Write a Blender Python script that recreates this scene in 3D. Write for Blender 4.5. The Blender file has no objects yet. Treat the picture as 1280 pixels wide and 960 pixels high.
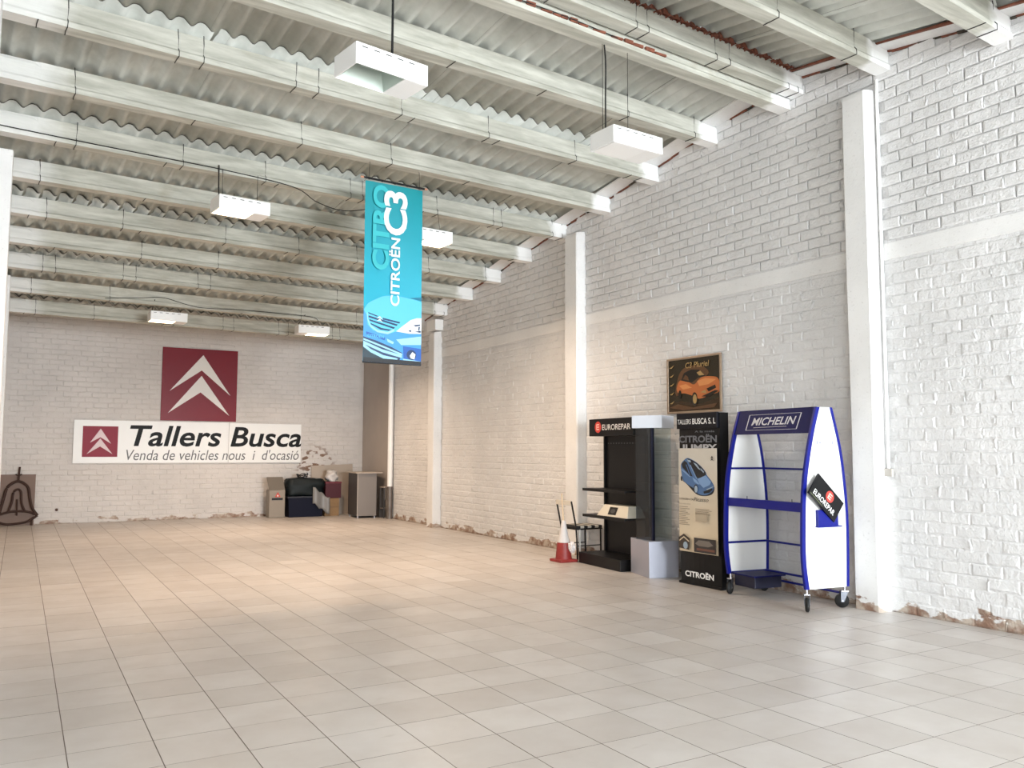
import bpy, bmesh, math, random
import numpy as np
from mathutils import Vector, Matrix
random.seed(7)
rng = np.random.default_rng(7)
C = bpy.context.scene.collection
PI = math.pi

# ---------------------------------------------------------------- camera
CAMZ = 1.602
cam = bpy.data.objects.new('camera', bpy.data.cameras.new('camera'))
C.objects.link(cam)
FPX = 1045.49
cam.data.sensor_width = 36.0
cam.data.lens = FPX / 1280 * 36.0
cam.data.clip_start = 0.05
yaw, pitch, roll = math.radians(30.4026), math.radians(4.5947), math.radians(0.2037)
Fw = Vector((math.sin(yaw) * math.cos(pitch), math.cos(yaw) * math.cos(pitch), math.sin(pitch)))
r0 = Vector((math.cos(yaw), -math.sin(yaw), 0)); u0 = r0.cross(Fw)
Rt = math.cos(roll) * r0 + math.sin(roll) * u0
Up = -math.sin(roll) * r0 + math.cos(roll) * u0
CAM = Vector((0, 0, CAMZ))
m = Matrix((Rt, Up, -Fw)).transposed().to_4x4(); m.translation = CAM
cam.matrix_world = m
bpy.context.scene.camera = cam

# ---------------------------------------------------------------- world, daylight, exposure
SC = bpy.context.scene
SC.view_settings.view_transform = 'Standard'
SC.view_settings.look = 'None'
SC.view_settings.gamma = 1.0
SC.view_settings.exposure = 0.24
wd = bpy.data.worlds.new('overcast_sky'); SC.world = wd; wd.use_nodes = True
wn = wd.node_tree.nodes['Background']
wn.inputs[0].default_value = (0.86, 0.93, 1.0, 1); wn.inputs[1].default_value = 1.5

def area(name, loc, rot, sx, sy, power, col):
    l = bpy.data.lights.new(name, 'AREA'); l.shape = 'RECTANGLE'; l.size = sx; l.size_y = sy
    l.energy = power; l.color = col
    o = bpy.data.objects.new(name, l); C.objects.link(o); o.location = loc; o.rotation_euler = rot
    return o
# daylight through the wide shop front behind the photographer
area('shop_front_daylight', (5.0, -8.8, 2.2), (PI / 2 - .42, 0, 0), 5.0, 3.2, 2500, (0.88, 0.945, 1.0))
# fill light added at unseen side windows, to brighten near floor and columns
area('added_side_fill', (-0.30, -4.2, 2.1), (PI / 2 - .3, 0, -PI / 2), 5.6, 2.2, 420, (0.90, 0.955, 1.0))
LAMP_W = 74
LAMP_COL = (1.0, 0.76, 0.56)

# ---------------------------------------------------------------- materials
MAT = {}
def lin(c):
    return tuple(((x / 255) / 12.92 if x / 255 <= .04045 else ((x / 255 + .055) / 1.055) ** 2.4) for x in c) + (1,)
class NT:
    def __init__(s, m):
        m.use_nodes = True; s.m = m; s.t = m.node_tree; s.b = s.t.nodes['Principled BSDF']; s.o = s.t.nodes['Material Output']
    def n(s, typ, **kw):
        x = s.t.nodes.new(typ)
        for k, v in kw.items(): setattr(x, k, v)
        return x
    def l(s, a, b): s.t.links.new(a, b)
    def val(s, node, i, v): node.inputs[i].default_value = v
    def pos(s): return s.n('ShaderNodeNewGeometry').outputs['Position']
    def noise(s, vec, scale, detail=4, rough=.55):
        x = s.n('ShaderNodeTexNoise'); x.inputs['Scale'].default_value = scale
        x.inputs['Detail'].default_value = detail; x.inputs['Roughness'].default_value = rough
        if vec is not None: s.l(vec, x.inputs['Vector'])
        return x.outputs['Fac']
    def mapr(s, v, a, b, c=0., d=1.):
        x = s.n('ShaderNodeMapRange'); x.inputs[1].default_value = a; x.inputs[2].default_value = b
        x.inputs[3].default_value = c; x.inputs[4].default_value = d; s.l(v, x.inputs[0]); return x.outputs[0]
    def mix(s, f, a, b):
        x = s.n('ShaderNodeMix'); x.data_type = 'RGBA'
        if isinstance(f, (int, float)): x.inputs[0].default_value = f
        else: s.l(f, x.inputs[0])
        for i, c in ((6, a), (7, b)):
            if isinstance(c, tuple): x.inputs[i].default_value = c
            else: s.l(c, x.inputs[i])
        return x.outputs[2]
    def math(s, op, a, b=None):
        x = s.n('ShaderNodeMath', operation=op)
        for i, c in enumerate((a, b)):
            if c is None: continue
            if isinstance(c, (int, float)): x.inputs[i].default_value = c
            else: s.l(c, x.inputs[i])
        return x.outputs[0]
    def sep(s, vec):
        x = s.n('ShaderNodeSeparateXYZ'); s.l(vec, x.inputs[0]); return x.outputs
    def scale(s, vec, sc):
        x = s.n('ShaderNodeMapping'); x.inputs['Scale'].default_value = sc; s.l(vec, x.inputs[0]); return x.outputs[0]
    def bump(s, h, strength, dist):
        x = s.n('ShaderNodeBump'); x.inputs['Strength'].default_value = strength; x.inputs['Distance'].default_value = dist
        s.l(h, x.inputs['Height']); s.l(x.outputs[0], s.b.inputs['Normal'])

def mat(name, rgb, rough=.5, metal=0., var=.0, vscale=6., bump=0., bscale=60., spec=None):
    """plain coloured surface with a little grain; rgb 0-255 sRGB"""
    if name in MAT: return MAT[name]
    mm = bpy.data.materials.new(name); t = NT(mm); c = lin(rgb)
    t.b.inputs['Base Color'].default_value = c
    t.b.inputs['Roughness'].default_value = rough; t.b.inputs['Metallic'].default_value = metal
    if spec is not None: t.b.inputs['Specular IOR Level'].default_value = spec
    if var or bump:
        p = t.n('ShaderNodeTexCoord').outputs['Object']
        if var:
            f = t.mapr(t.noise(p, vscale), .3, .7)
            t.l(t.mix(f, tuple(x * (1 - var) for x in c[:3]) + (1,), tuple(min(1, x * (1 + var)) for x in c[:3]) + (1,)), t.b.inputs['Base Color'])
        if bump: t.bump(t.noise(p, bscale, 3), bump, .004)
    MAT[name] = mm
    return mm

def emit(name, rgb, strength):
    mm = bpy.data.materials.new(name); t = NT(mm)
    t.b.inputs['Base Color'].default_value = (0.8, .8, .8, 1)
    t.b.inputs['Emission Color'].default_value = lin(rgb); t.b.inputs['Emission Strength'].default_value = strength
    MAT[name] = mm; return mm

def wall_paint(name, rgb, peel_z=.0, patch=None, bumps=.55, warm=None):
    mm = bpy.data.materials.new(name); t = NT(mm); p = t.pos()
    c = lin(rgb); d = tuple(x * .90 for x in c[:3]) + (1,)
    col = t.mix(t.mapr(t.noise(p, 1.3, 5), .35, .65), d, c)
    fine = t.mapr(t.noise(p, 38, 3), .62, .75)
    col = t.mix(t.math('MULTIPLY', fine, .35), col, lin((170, 165, 160)))
    xyz = t.sep(p)
    if peel_z:
        n = t.noise(t.scale(p, (3, 3, 7)), 1.0, 5, .6)
        z = t.math('ADD', xyz[2], t.mapr(n, .3, .7, .09, -.15))
        f = t.mapr(z, peel_z - .01, peel_z + .012, 1., 0.)
        bare = t.mix(t.mapr(t.noise(p, 9, 4), .38, .6), lin((136, 106, 88)), lin((186, 172, 158)))
        col = t.mix(f, col, bare)
    if patch:
        (px, py, pz), rx, rz = patch
        dx = t.math('DIVIDE', t.math('SUBTRACT', xyz[0], px), rx)
        dz = t.math('DIVIDE', t.math('SUBTRACT', xyz[2], pz), rz)
        r = t.math('ADD', t.math('MULTIPLY', dx, dx), t.math('MULTIPLY', dz, dz))
        k = t.math('MULTIPLY', t.mapr(r, .2, 1., 1., 0.), t.mapr(t.noise(t.scale(p, (6, 6, 11)), 1., 3, .5), .52, .58))
        col = t.mix(k, col, lin((122, 92, 72)))
    t.l(col, t.b.inputs['Base Color'])
    t.b.inputs['Roughness'].default_value = .55
    h = t.math('ADD', t.noise(p, 14, 5, .6), t.math('MULTIPLY', t.noise(p, 55, 3), .35))
    t.bump(h, bumps, .03)
    MAT[name] = mm
    return mm
M_wr = wall_paint('white_painted_brick_right', (226, 225, 224), .045)
M_wb = wall_paint('white_painted_brick_back', (214, 208, 203), .004, ((6.42, 20.8, 1.32), .62, .5), .3)
M_pl = wall_paint('white_painted_plaster', (236, 235, 233), 0, None, .12)
M_col = wall_paint('white_painted_column', (236, 235, 233), .02, None, .15)
M_plg = wall_paint('grey_plaster', (182, 172, 164), 0, None, .15)
M_mo = wall_paint('painted_mortar', (224, 223, 222), .05, None, .6)
M_mob = wall_paint('painted_mortar_back', (212, 206, 201), .004, ((6.42, 20.8, 1.32), .62, .5), .3)

def concrete_beam():
    mm = bpy.data.materials.new('precast_concrete'); t = NT(mm); p = t.pos()
    s = t.scale(p, (.8, 9, 9))
    col = t.mix(t.mapr(t.noise(s, 1.5, 6, .6), .35, .68), lin((166, 165, 153)), lin((204, 203, 192)))
    col = t.mix(t.mapr(t.noise(p, 2.2, 4), .6, .8, 0, .5), col, lin((150, 140, 118)))
    x = t.sep(p)[0]
    xn = t.math('ADD', x, t.mapr(t.noise(p, 5, 2), 0, 1, -.12, .12))
    f = t.math('ADD', t.mapr(xn, .0, .3, .6, 0), t.mapr(xn, 7.30, 7.42, 0, 1))
    col = t.mix(f, col, lin((240, 240, 238)))
    t.l(col, t.b.inputs['Base Color']); t.b.inputs['Roughness'].default_value = .8
    t.bump(t.noise(t.scale(p, (2, 20, 20)), 3, 4), .35, .006)
    return mm
M_beam = concrete_beam()
def fibro():
    mm = bpy.data.materials.new('fibre_cement_sheet'); t = NT(mm); p = t.pos()
    col = t.mix(t.mapr(t.noise(p, 1.6, 5, .6), .35, .65), lin((182, 184, 176)), lin((214, 216, 209)))
    r = t.n('ShaderNodeObjectInfo').outputs['Random']
    col = t.mix(t.mapr(r, 0, 1, 0, .22), col, lin((120, 118, 108)))
    t.l(col, t.b.inputs['Base Color']); t.b.inputs['Roughness'].default_value = .9
    t.bump(t.noise(p, 40, 4), .15, .003)
    return mm
M_fib = fibro()
M_edge = mat('grime_and_shade_edge', (70, 64, 56), .95, var=.3)  # edge grime, darkened further to stand for shade at the laps
def tile(name, island):
    mm = bpy.data.materials.new(name); t = NT(mm); p = t.pos()
    r = t.n('ShaderNodeNewGeometry').outputs['Random Per Island'] if island else t.n('ShaderNodeObjectInfo').outputs['Random']
    col = t.mix(r, lin((192, 185, 179)), lin((206, 200, 195)))
    cloud = t.mapr(t.noise(p, 2.5, 5, .6), .35, .7)
    col = t.mix(t.math('MULTIPLY', cloud, .35), col, lin((172, 160, 150)))
    scuff = t.mapr(t.noise(t.scale(p, (2.2, 9, 1)), 1.6, 4), .68, .8, 0, .35)
    col = t.mix(scuff, col, lin((140, 128, 116)))
    t.l(col, t.b.inputs['Base Color'])
    t.l(t.mapr(t.noise(p, 3, 5, .6), .3, .7, .30, .46), t.b.inputs['Roughness'])
    t.b.inputs['Specular IOR Level'].default_value = .5
    t.bump(t.noise(p, 6, 3), .05, .01)
    return mm
M_tile, M_tiles = tile('stoneware_tile', False), tile('stoneware_tiles', True)
M_grout = mat('grout', (106, 94, 84), .9)
M_black = mat('black_laminate', (11, 11, 13), .42, spec=.3)
M_blackm = mat('black_metal', (14, 14, 16), .5, spec=.3)
M_wire = mat('dark_wire', (40, 38, 34), .7)
M_white = mat('white_enamel', (240, 240, 238), .4)
M_whitep = mat('white_print', (238, 238, 236), .45)
M_blue = mat('blue_enamel', (8, 20, 122), .38, spec=.35)
M_navy = mat('navy_board', (14, 18, 78), .5, spec=.2)
M_red = mat('red_acrylic', (122, 8, 28), .36, spec=.2)
M_rust = mat('rusty_mortar', (122, 72, 54), .95, var=.35, vscale=14, bump=.6, bscale=30)
M_chrome = mat('chrome', (200, 200, 205), .2, 1.)
M_rubber = mat('black_rubber', (18, 18, 18), .7)
M_silver = mat('silver_board', (176, 178, 190), .35, .35)
M_grey = mat('grey_laminate', (128, 120, 114), .5)
M_dgrey = mat('dark_grey_laminate', (70, 68, 68), .5)

# ---------------------------------------------------------------- mesh helpers
def me(name, verts, faces, mats=(), mi=None, smooth=False):
    d = bpy.data.meshes.new(name); d.from_pydata([tuple(v) for v in verts], [], [tuple(f) for f in faces])
    for x in mats: d.materials.append(x)
    if mi is not None: d.polygons.foreach_set('material_index', mi)
    if smooth: d.polygons.foreach_set('use_smooth', [True] * len(d.polygons))
    d.update(); return d
def link(name, data, parent=None, loc=None, rot=None):
    o = bpy.data.objects.new(name, data); C.objects.link(o)
    if parent is not None: o.parent = parent
    if loc is not None: o.location = loc
    if rot is not None: o.rotation_euler = rot
    return o
class MB:
    """collects shapes and links them as ONE mesh object"""
    def __init__(s): s.v = []; s.f = []; s.mi = []; s.sm = []; s.mats = []
    def slot(s, m):
        if m not in s.mats: s.mats.append(m)
        return s.mats.index(m)
    def add(s, V, F, m, smooth=False):
        k = len(s.v); i = s.slot(m)
        s.v += [Vector(v) for v in V]
        for f in F: s.f.append(tuple(j + k for j in f)); s.mi.append(i); s.sm.append(smooth)
        return s
    def box(s, a, b, m, bev=0., M=None):
        bm = bmesh.new(); bmesh.ops.create_cube(bm, size=1)
        a, b = Vector(a), Vector(b)
        for v in bm.verts: v.co = Vector([(a[i] + b[i]) / 2 + v.co[i] * (b[i] - a[i]) for i in range(3)])
        if bev: bmesh.ops.bevel(bm, geom=bm.edges[:], offset=bev, segments=2, affect='EDGES', profile=.6)
        return s.bm(bm, m, M)
    def bm(s, bm, m, M=None, smooth=False):
        bm.verts.index_update()
        V = [(M @ v.co if M else v.co.copy()) for v in bm.verts]; F = [[v.index for v in f.verts] for f in bm.faces]
        bm.free(); return s.add(V, F, m, smooth)
    def tube(s, pts, r, m, n=8, closed=False):
        pts = [Vector(p) for p in pts]; N = len(pts); V = []; F = []
        for i, p in enumerate(pts):
            a = pts[(i - 1) % N] if (i > 0 or closed) else p; b = pts[(i + 1) % N] if (i < N - 1 or closed) else p
            d = (b - a).normalized() if (b - a).length > 1e-9 else Vector((0, 0, 1))
            h = Vector((0, 0, 1)) if abs(d.z) < .9 else Vector((1, 0, 0))
            u = d.cross(h).normalized(); w = d.cross(u)
            rr = r[i] if isinstance(r, (list, tuple)) else r
            for k in range(n):
                t = 2 * PI * k / n; V.append(p + rr * (math.cos(t) * u + math.sin(t) * w))
        for i in range(N if closed else N - 1):
            j = (i + 1) % N
            for k in range(n): F.append((i * n + k, i * n + (k + 1) % n, j * n + (k + 1) % n, j * n + k))
        s.add(V, F, m, True)
        if not closed: s.add(V[:n], [tuple(range(n))], m); s.add(V[-n:], [tuple(range(n - 1, -1, -1))], m)
        return s
    def prism(s, poly, depth, m, O=(0, 0, 0), U=(1, 0, 0), Vv=(0, 0, 1), Nn=None, sides=None):
        """polygon in the (U,V) plane, extruded along N by depth"""
        O, U, Vv = Vector(O), Vector(U), Vector(Vv); Nn = Vector(Nn) if Nn else U.cross(Vv)
        k = len(poly); P = [O + U * a + Vv * b for a, b in poly]
        if depth == 0: return s.add(P, [tuple(range(k))], m)
        V = P + [p + Nn * depth for p in P]
        s.add(V, [tuple(range(k - 1, -1, -1)), tuple(range(k, 2 * k))], m)
        return s.add(V, [(i, (i + 1) % k, k + (i + 1) % k, k + i) for i in range(k)], sides or m)
    def lathe(s, prof, m, O=(0, 0, 0), n=20, smooth=True):
        V = []; F = []; O = Vector(O)
        for r, z in prof:
            for k in range(n): V.append(O + Vector((r * math.cos(2 * PI * k / n), r * math.sin(2 * PI * k / n), z)))
        for i in range(len(prof) - 1):
            for k in range(n): F.append((i * n + k, i * n + (k + 1) % n, (i + 1) * n + (k + 1) % n, (i + 1) * n + k))
        return s.add(V, F, m, smooth)
    def build(s, name, parent=None, loc=None, rot=None):
        d = me(name, s.v, s.f, s.mats, s.mi); d.polygons.foreach_set('use_smooth', s.sm)
        return link(name, d, parent, loc, rot)
def tag(o, label=None, cat=None, group=None, kind=None):
    if label: o['label'] = label
    if cat: o['category'] = cat
    if group: o['group'] = group
    if kind: o['kind'] = kind
    return o
def thing(name, label, cat, loc=(0, 0, 0), rz=0, group=None):
    return tag(link(name, None, None, loc, (0, 0, rz)), label, cat, group)
def smooth_poly(pts, k=5):
    """closed Catmull-Rom through pts"""
    out = []; n = len(pts)
    for i in range(n):
        p0, p1, p2, p3 = (np.array(pts[(i + j) % n], float) for j in (-1, 0, 1, 2))
        for q in range(k):
            t = q / k
            out.append(tuple(.5 * (2 * p1 + (p2 - p0) * t + (2 * p0 - 5 * p1 + 4 * p2 - p3) * t * t + (3 * p1 - p0 - 3 * p2 + p3) * t ** 3)))
    return out
def smooth_line(pts, k=6):
    out = []; n = len(pts)
    for i in range(n - 1):
        p0, p1, p2, p3 = (np.array(pts[min(max(i + j, 0), n - 1)], float) for j in (-1, 0, 1, 2))
        for q in range(k):
            t = q / k
            out.append(tuple(.5 * (2 * p1 + (p2 - p0) * t + (2 * p0 - 5 * p1 + 4 * p2 - p3) * t * t + (3 * p1 - p0 - 3 * p2 + p3) * t ** 3)))
    out.append(tuple(pts[-1])); return out
class Frame:
    """a flat face: origin at its lower left corner, U to the right, V up, N out of it"""
    def __init__(s, O, U, V, N): s.O, s.U, s.V, s.N = Vector(O), Vector(U), Vector(V), Vector(N)
    def at(s, u, v, n=0): return s.O + s.U * u + s.V * v + s.N * n
class Print:
    """flat print on a face: coloured shapes and lettering, ONE mesh"""
    def __init__(s, fr, lift=.002, step=.0006): s.fr = fr; s.mb = MB(); s.k = 0; s.lift = lift; s.step = step
    def poly(s, pts, m, curve=0):
        if curve: pts = smooth_poly(pts, curve)
        s.k += 1
        s.mb.add([s.fr.at(a, b, s.lift + s.step * s.k) for a, b in pts], [tuple(range(len(pts)))], m); return s
    def rect(s, a, b, c, d, m): return s.poly([(a, b), (c, b), (c, d), (a, d)], m)
    def ell(s, x, y, rx, ry, m, n=20):
        return s.poly([(x + rx * math.cos(2 * PI * i / n), y + ry * math.sin(2 * PI * i / n)) for i in range(n)], m)
    def line(s, pts, w, m):
        s.k += 1
        for (a, b), (c, d) in zip(pts[:-1], pts[1:]):
            L = math.hypot(c - a, d - b); nx, ny = -(d - b) / L * w / 2, (c - a) / L * w / 2
            s.mb.add([s.fr.at(x, y, s.lift + s.step * s.k) for x, y in ((a + nx, b + ny), (a - nx, b - ny), (c - nx, d - ny), (c + nx, d + ny))], [(0, 1, 2, 3)], m)
        return s
    def text(s, body, a, b, c, d, m, bold=0., shear=0., rot=0, space=1.):
        """lettering fitted to the box a,b - c,d ; rot 90 reads upwards"""
        s.k += 1
        V, F = glyphs(body, bold, shear, space)
        x0, y0 = V.min(0); x1, y1 = V.max(0); W, H = x1 - x0, y1 - y0
        P = (V - [x0, y0]) / [W, H]
        if rot == 90: P = np.stack([1 - P[:, 1], P[:, 0]], 1)
        P = P * [c - a, d - b] + [a, b]
        s.mb.add([s.fr.at(x, y, s.lift + s.step * s.k) for x, y in P], F, m); return s
    def build(s, name, parent): return s.mb.build(name, parent)
def glyphs(body, bold, shear, space):
    cu = bpy.data.curves.new('t', 'FONT'); cu.body = body; cu.offset = bold; cu.shear = shear; cu.space_character = space
    cu.fill_mode = 'FRONT'; cu.resolution_u = 4
    o = bpy.data.objects.new('t', cu); C.objects.link(o); bpy.context.view_layer.update()
    d = bpy.data.meshes.new_from_object(o.evaluated_get(bpy.context.evaluated_depsgraph_get()))
    V = np.array([v.co[:2] for v in d.vertices]); F = [tuple(p.vertices) for p in d.polygons]
    bpy.data.objects.remove(o); bpy.data.curves.remove(cu); bpy.data.meshes.remove(d)
    return V, F

# ---------------------------------------------------------------- the plan of the hall
W, WL, B, YF = 7.705, -0.38, 20.80, -9.0         # right wall, left wall, back wall, front wall
T = 0.425                                         # floor tile pitch
# roof beams: Y, height of the underside at the right wall
BY = [(-8.6, 4.3), (-7.4, 4.3), (-6.2, 4.3), (-5., 4.3), (-3.8, 4.3), (-2.5, 4.30), (-1.25, 4.49), (0, 4.70), (1.2, 4.90), (2.4, 5.10), (3.05 + .02, 5.215), (4.14, 5.385), (5.39, 5.595), (6.51, 5.755), (7.90, 5.605), (9.07, 5.43), (10.21, 5.27), (11.40, 5.12),
      (12.50, 4.945), (13.60, 4.765), (14.74, 4.61), (15.90, 4.46), (17.05, 4.27), (18.25, 4.09)]
BY = [b for b in BY if b[0] != 2.4]
BH = .25
SK = .084                                         # the purlins run askew: their left ends lie nearer the street
def by(x, y): return y - SK * (W - x)             # where a purlin that meets the right wall at y runs at x
def zu(x, y):                                     # underside height of the purlins at (x, y)
    return float(np.interp(y + SK * (W - x), [b[0] for b in BY] + [20.9], [b[1] for b in BY] + [4.55]))
def pix(p):
    d = Vector(p) - CAM; z = d.dot(Fw)
    if z < .1: return None
    return 640 + FPX * d.dot(Rt) / z, 480 - FPX * d.dot(Up) / z, z
def shown(p, mrg=15):
    q = pix(p); return q is not None and -mrg < q[0] < 1280 + mrg and -mrg < q[1] < 960 + mrg

# ---------------------------------------------------------------- floor
fl = MB().box((WL - .2, YF - .2, -.12), (W + .2, B + .2, -.0014), M_grout).build('floor')
tag(fl, kind='structure')
X0, Y0 = -.1426, 3.8409
tiles = []
for i in range(-1, 19):
    for j in range(-31, 41):
        x, y = X0 + i * T, Y0 - 0 + j * T
        xa, xb = max(x, WL), min(x + T, W); ya, yb = max(y, YF), min(y + T, B)
        if xb - xa > .03 and yb - ya > .03: tiles.append((xa, ya, xb, yb))
def tile_mesh(w, h):
    g, t = .0052, .012
    a, b = w / 2 - g / 2, h / 2 - .0036 / 2
    V = [(-a, -b, -t), (a, -b, -t), (a, b, -t), (-a, b, -t), (-a, -b, 0), (a, -b, 0), (a, b, 0), (-a, b, 0)]
    F = [(4, 5, 6, 7)] + [(i, (i + 1) % 4, 4 + (i + 1) % 4, 4 + i) for i in range(4)]
    return V, F
tiles.sort(key=lambda q: (0 if shown(((q[0] + q[2]) / 2, (q[1] + q[3]) / 2, 0), 25) else 1, ((q[0] + q[2]) / 2) ** 2 + ((q[1] + q[3]) / 2) ** 2))
cache = {}
stuff = MB()
for k, (xa, ya, xb, yb) in enumerate(tiles):
    w, h = round(xb - xa, 3), round(yb - ya, 3)
    dz = random.uniform(-.0004, .0004)
    if k < 300:
        if (w, h) not in cache:
            V, F = tile_mesh(w, h); cache[(w, h)] = me('floor_tile', V, F, [M_tile, M_grout], [0, 1, 1, 1, 1])
        link('floor_tile', cache[(w, h)], fl, ((xa + xb) / 2, (ya + yb) / 2, dz), (random.gauss(0, .00012), random.gauss(0, .00012), 0))
    else:
        V, F = tile_mesh(w, h)
        stuff.add([(v[0] + (xa + xb) / 2, v[1] + (ya + yb) / 2, v[2] + dz) for v in V], F, M_tiles); stuff.mi[-4:] = [stuff.slot(M_grout)] * 4
tag(stuff.build('floor_tiles', fl), kind='stuff')

# ---------------------------------------------------------------- brick walls
BL, BC = .29, .115
def brick_variant(L, H, s):
    r = random.Random(s); j = lambda a: r.uniform(-a, a)
    a, b = L / 2, H / 2; y0 = -.012; y1 = .001 + j(.001); y2 = .0065 + j(.0025)
    c = .013
    V = [(-a, y0, -b), (a, y0, -b), (a, y0, b), (-a, y0, b)]
    V += [(x + j(.004), y1, z + j(.0035)) for x, z in ((-a, -b), (a, -b), (a, b), (-a, b))]
    V += [(x + j(.006), y2 + j(.003), z + j(.005)) for x, z in ((-a + c, -b + c), (a - c, -b + c), (a - c, b - c), (-a + c, b - c))]
    F = [(8, 11, 10, 9)] + [((i + 1) % 4, i, 4 + i, 4 + (i + 1) % 4) for i in range(4)] + [(4 + (i + 1) % 4, 4 + i, 8 + i, 8 + (i + 1) % 4) for i in range(4)]
    return V, F
VAR = [brick_variant(BL - .009, BC - .008, s) for s in range(16)]
def brick_wall(wall, to_world, rz, spans, ztop, mm, mmo, skip, nind, seed, proud=lambda z: 0.):
    """running bond: to_world(s, n, z) with s along the wall, n out of it"""
    r = random.Random(seed); items = []
    row = 0; z = .002
    while z < 6.3:
        s = spans[0] - (row % 2) * BL / 2 + r.uniform(-.02, .02)
        while s < spans[1]:
            sc, zc = s + BL / 2, z + BC / 2
            if spans[0] + BL / 2 - .02 <= sc <= spans[1] - BL / 2 + .02 and zc + BC / 2 < min(ztop(s), ztop(s + BL)) + .02 and not skip(sc, zc):
                items.append((sc, zc, r.randrange(16), r.uniform(-.0035, .0035) + proud(zc), r.uniform(-.004, .004)))
            s += BL
        z += BC; row += 1
    def size(it):
        p = to_world(it[0], 0, it[1]); q = pix(p)
        return 1e9 if q is None or not shown(p, 10) else q[2]
    items.sort(key=size)
    meshes = [me('brick', V, F, [mm]) for V, F in VAR]
    st = MB()
    R = Matrix.Rotation(rz, 3, 'Z')
    for k, (sc, zc, v, out, tl) in enumerate(items):
        p = to_world(sc, out, zc)
        if k < nind:
            link('brick', meshes[v], wall, p, (0, tl, rz))
        else:
            V, F = VAR[v]
            st.add([R @ Vector(q) + Vector(p) for q in V], F, mm)
    if len(items) > nind: tag(st.build('bricks', wall), kind='stuff')
    # squeezed-out, painted-over mortar at some of the head joints
    mo = MB()
    for sc, zc, v, out, tl in items:
        if r.random() < .42:
            w, h, d = r.uniform(.010, .026), r.uniform(.03, .062), r.uniform(.009, .017)
            o = sc + BL / 2 * r.choice((-1, 1)) + r.uniform(-.01, .01)
            zz = zc + r.uniform(-.02, .02); k = r.uniform(-.012, .012)
            V = [(-w - k, -.01, -h), (w - k, -.01, -h), (w + k, -.01, h), (-w + k, -.01, h), (-w * .5, d, -h * .7), (w * .4, d * .8, -h * .6), (w * .5 + k, d * .7, h * .6), (-w * .4 + k, d, h * .75)]
            F = [(4, 7, 6, 5)] + [((i + 1) % 4, i, 4 + i, 4 + (i + 1) % 4) for i in range(4)]
            mo.add([R @ Vector(q) + Vector(to_world(o, out, zz)) for q in V], F, mm, True)
    tag(mo.build('mortar', wall), kind='stuff')

# right wall: mortar bed, bricks, ring beam, columns
def wtop(y): return zu(W, y) + BH - .01
ys = [YF, -2.5, 0, 4.14, 6.51, 9.07, 12.5, 15.9, 18.25, B]
poly = [(YF, 0), (B, 0)] + [(y, wtop(y)) for y in reversed(ys)]
wr = MB().prism(poly, .2, M_mo, (W, 0, 0), (0, 1, 0), (0, 0, 1), (1, 0, 0)).build('wall_right')
tag(wr, kind='structure')
cols = [(5.50, 5.79, 5.44), (10.80, 11.14, 5.11), (16.09, 16.38, 4.14)]
BAND = (3.60, 3.775)
def skip_r(s, z):
    if any(a - .03 < s < b + .03 and z < t for a, b, t in cols): return True
    if BAND[0] - .06 < z < BAND[1] + .045: return True
    return s > 18.85
brick_wall(wr, lambda s, n, z: (W - n, s, z), PI / 2, (.3, B), wtop, M_wr, M_mo, skip_r, 300, 3, lambda z: .016 if z > 3.78 else 0.)
for a, b in ((.3, 5.50), (5.79, 10.80), (11.14, 16.09), (16.38, 18.85)):
    MB().box((W - .013, a, BAND[0]), (W + .02, b, BAND[1]), M_pl, .004).build('ring_beam', wr)
MB().box((W - .012, 18.86, 0), (W + .01, B - .02, 4.2), M_plg).build('plaster_panel', wr)
for a, b, t in cols:
    mb = MB(); c = .018
    pl = [(W - .185, a + c), (W - .185 + c, a), (W + .02, a), (W + .02, b), (W - .185 + c, b), (W - .185, b - c)]
    n = len(pl); rings = []
    for z, e in ((0, .006), (.09, .0), (.12, .004), (t * .33, -.002), (t * .66, .003), (t - .06, 0), (t - .015, -.008), (t, -.03)):
        rings.append([((x - e if x < W - .1 else x), (y - e if y < (a + b) / 2 else y + e), z + (.03 * (x - W + .185) / .2 if z > t - .1 else 0)) for x, y in pl])
    V = [p for rr in rings for p in rr]; F = [tuple(range(n - 1, -1, -1)), tuple(range((len(rings) - 1) * n, len(rings) * n))]
    for i in range(len(rings) - 1):
        F += [(i * n + k, i * n + (k + 1) % n, (i + 1) * n + (k + 1) % n, (i + 1) * n + k) for k in range(n)]
    mb.add(V, F, M_col).build('column', wr)
MB().box((W - .2, 16.02, 4.17), (W + .01, 16.45, 4.40), M_beam, .01).build('column_head', wr)

# back wall
wb = MB().box((WL - .2, B, 0), (W + .2, B + .2, 4.78), M_mob).build('wall_back'); tag(wb, kind='structure')
brick_wall(wb, lambda s, n, z: (s, B - n, z), PI, (WL, W), lambda s: 4.7, M_wb, M_mob, lambda s, z: False, 300, 5)

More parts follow.
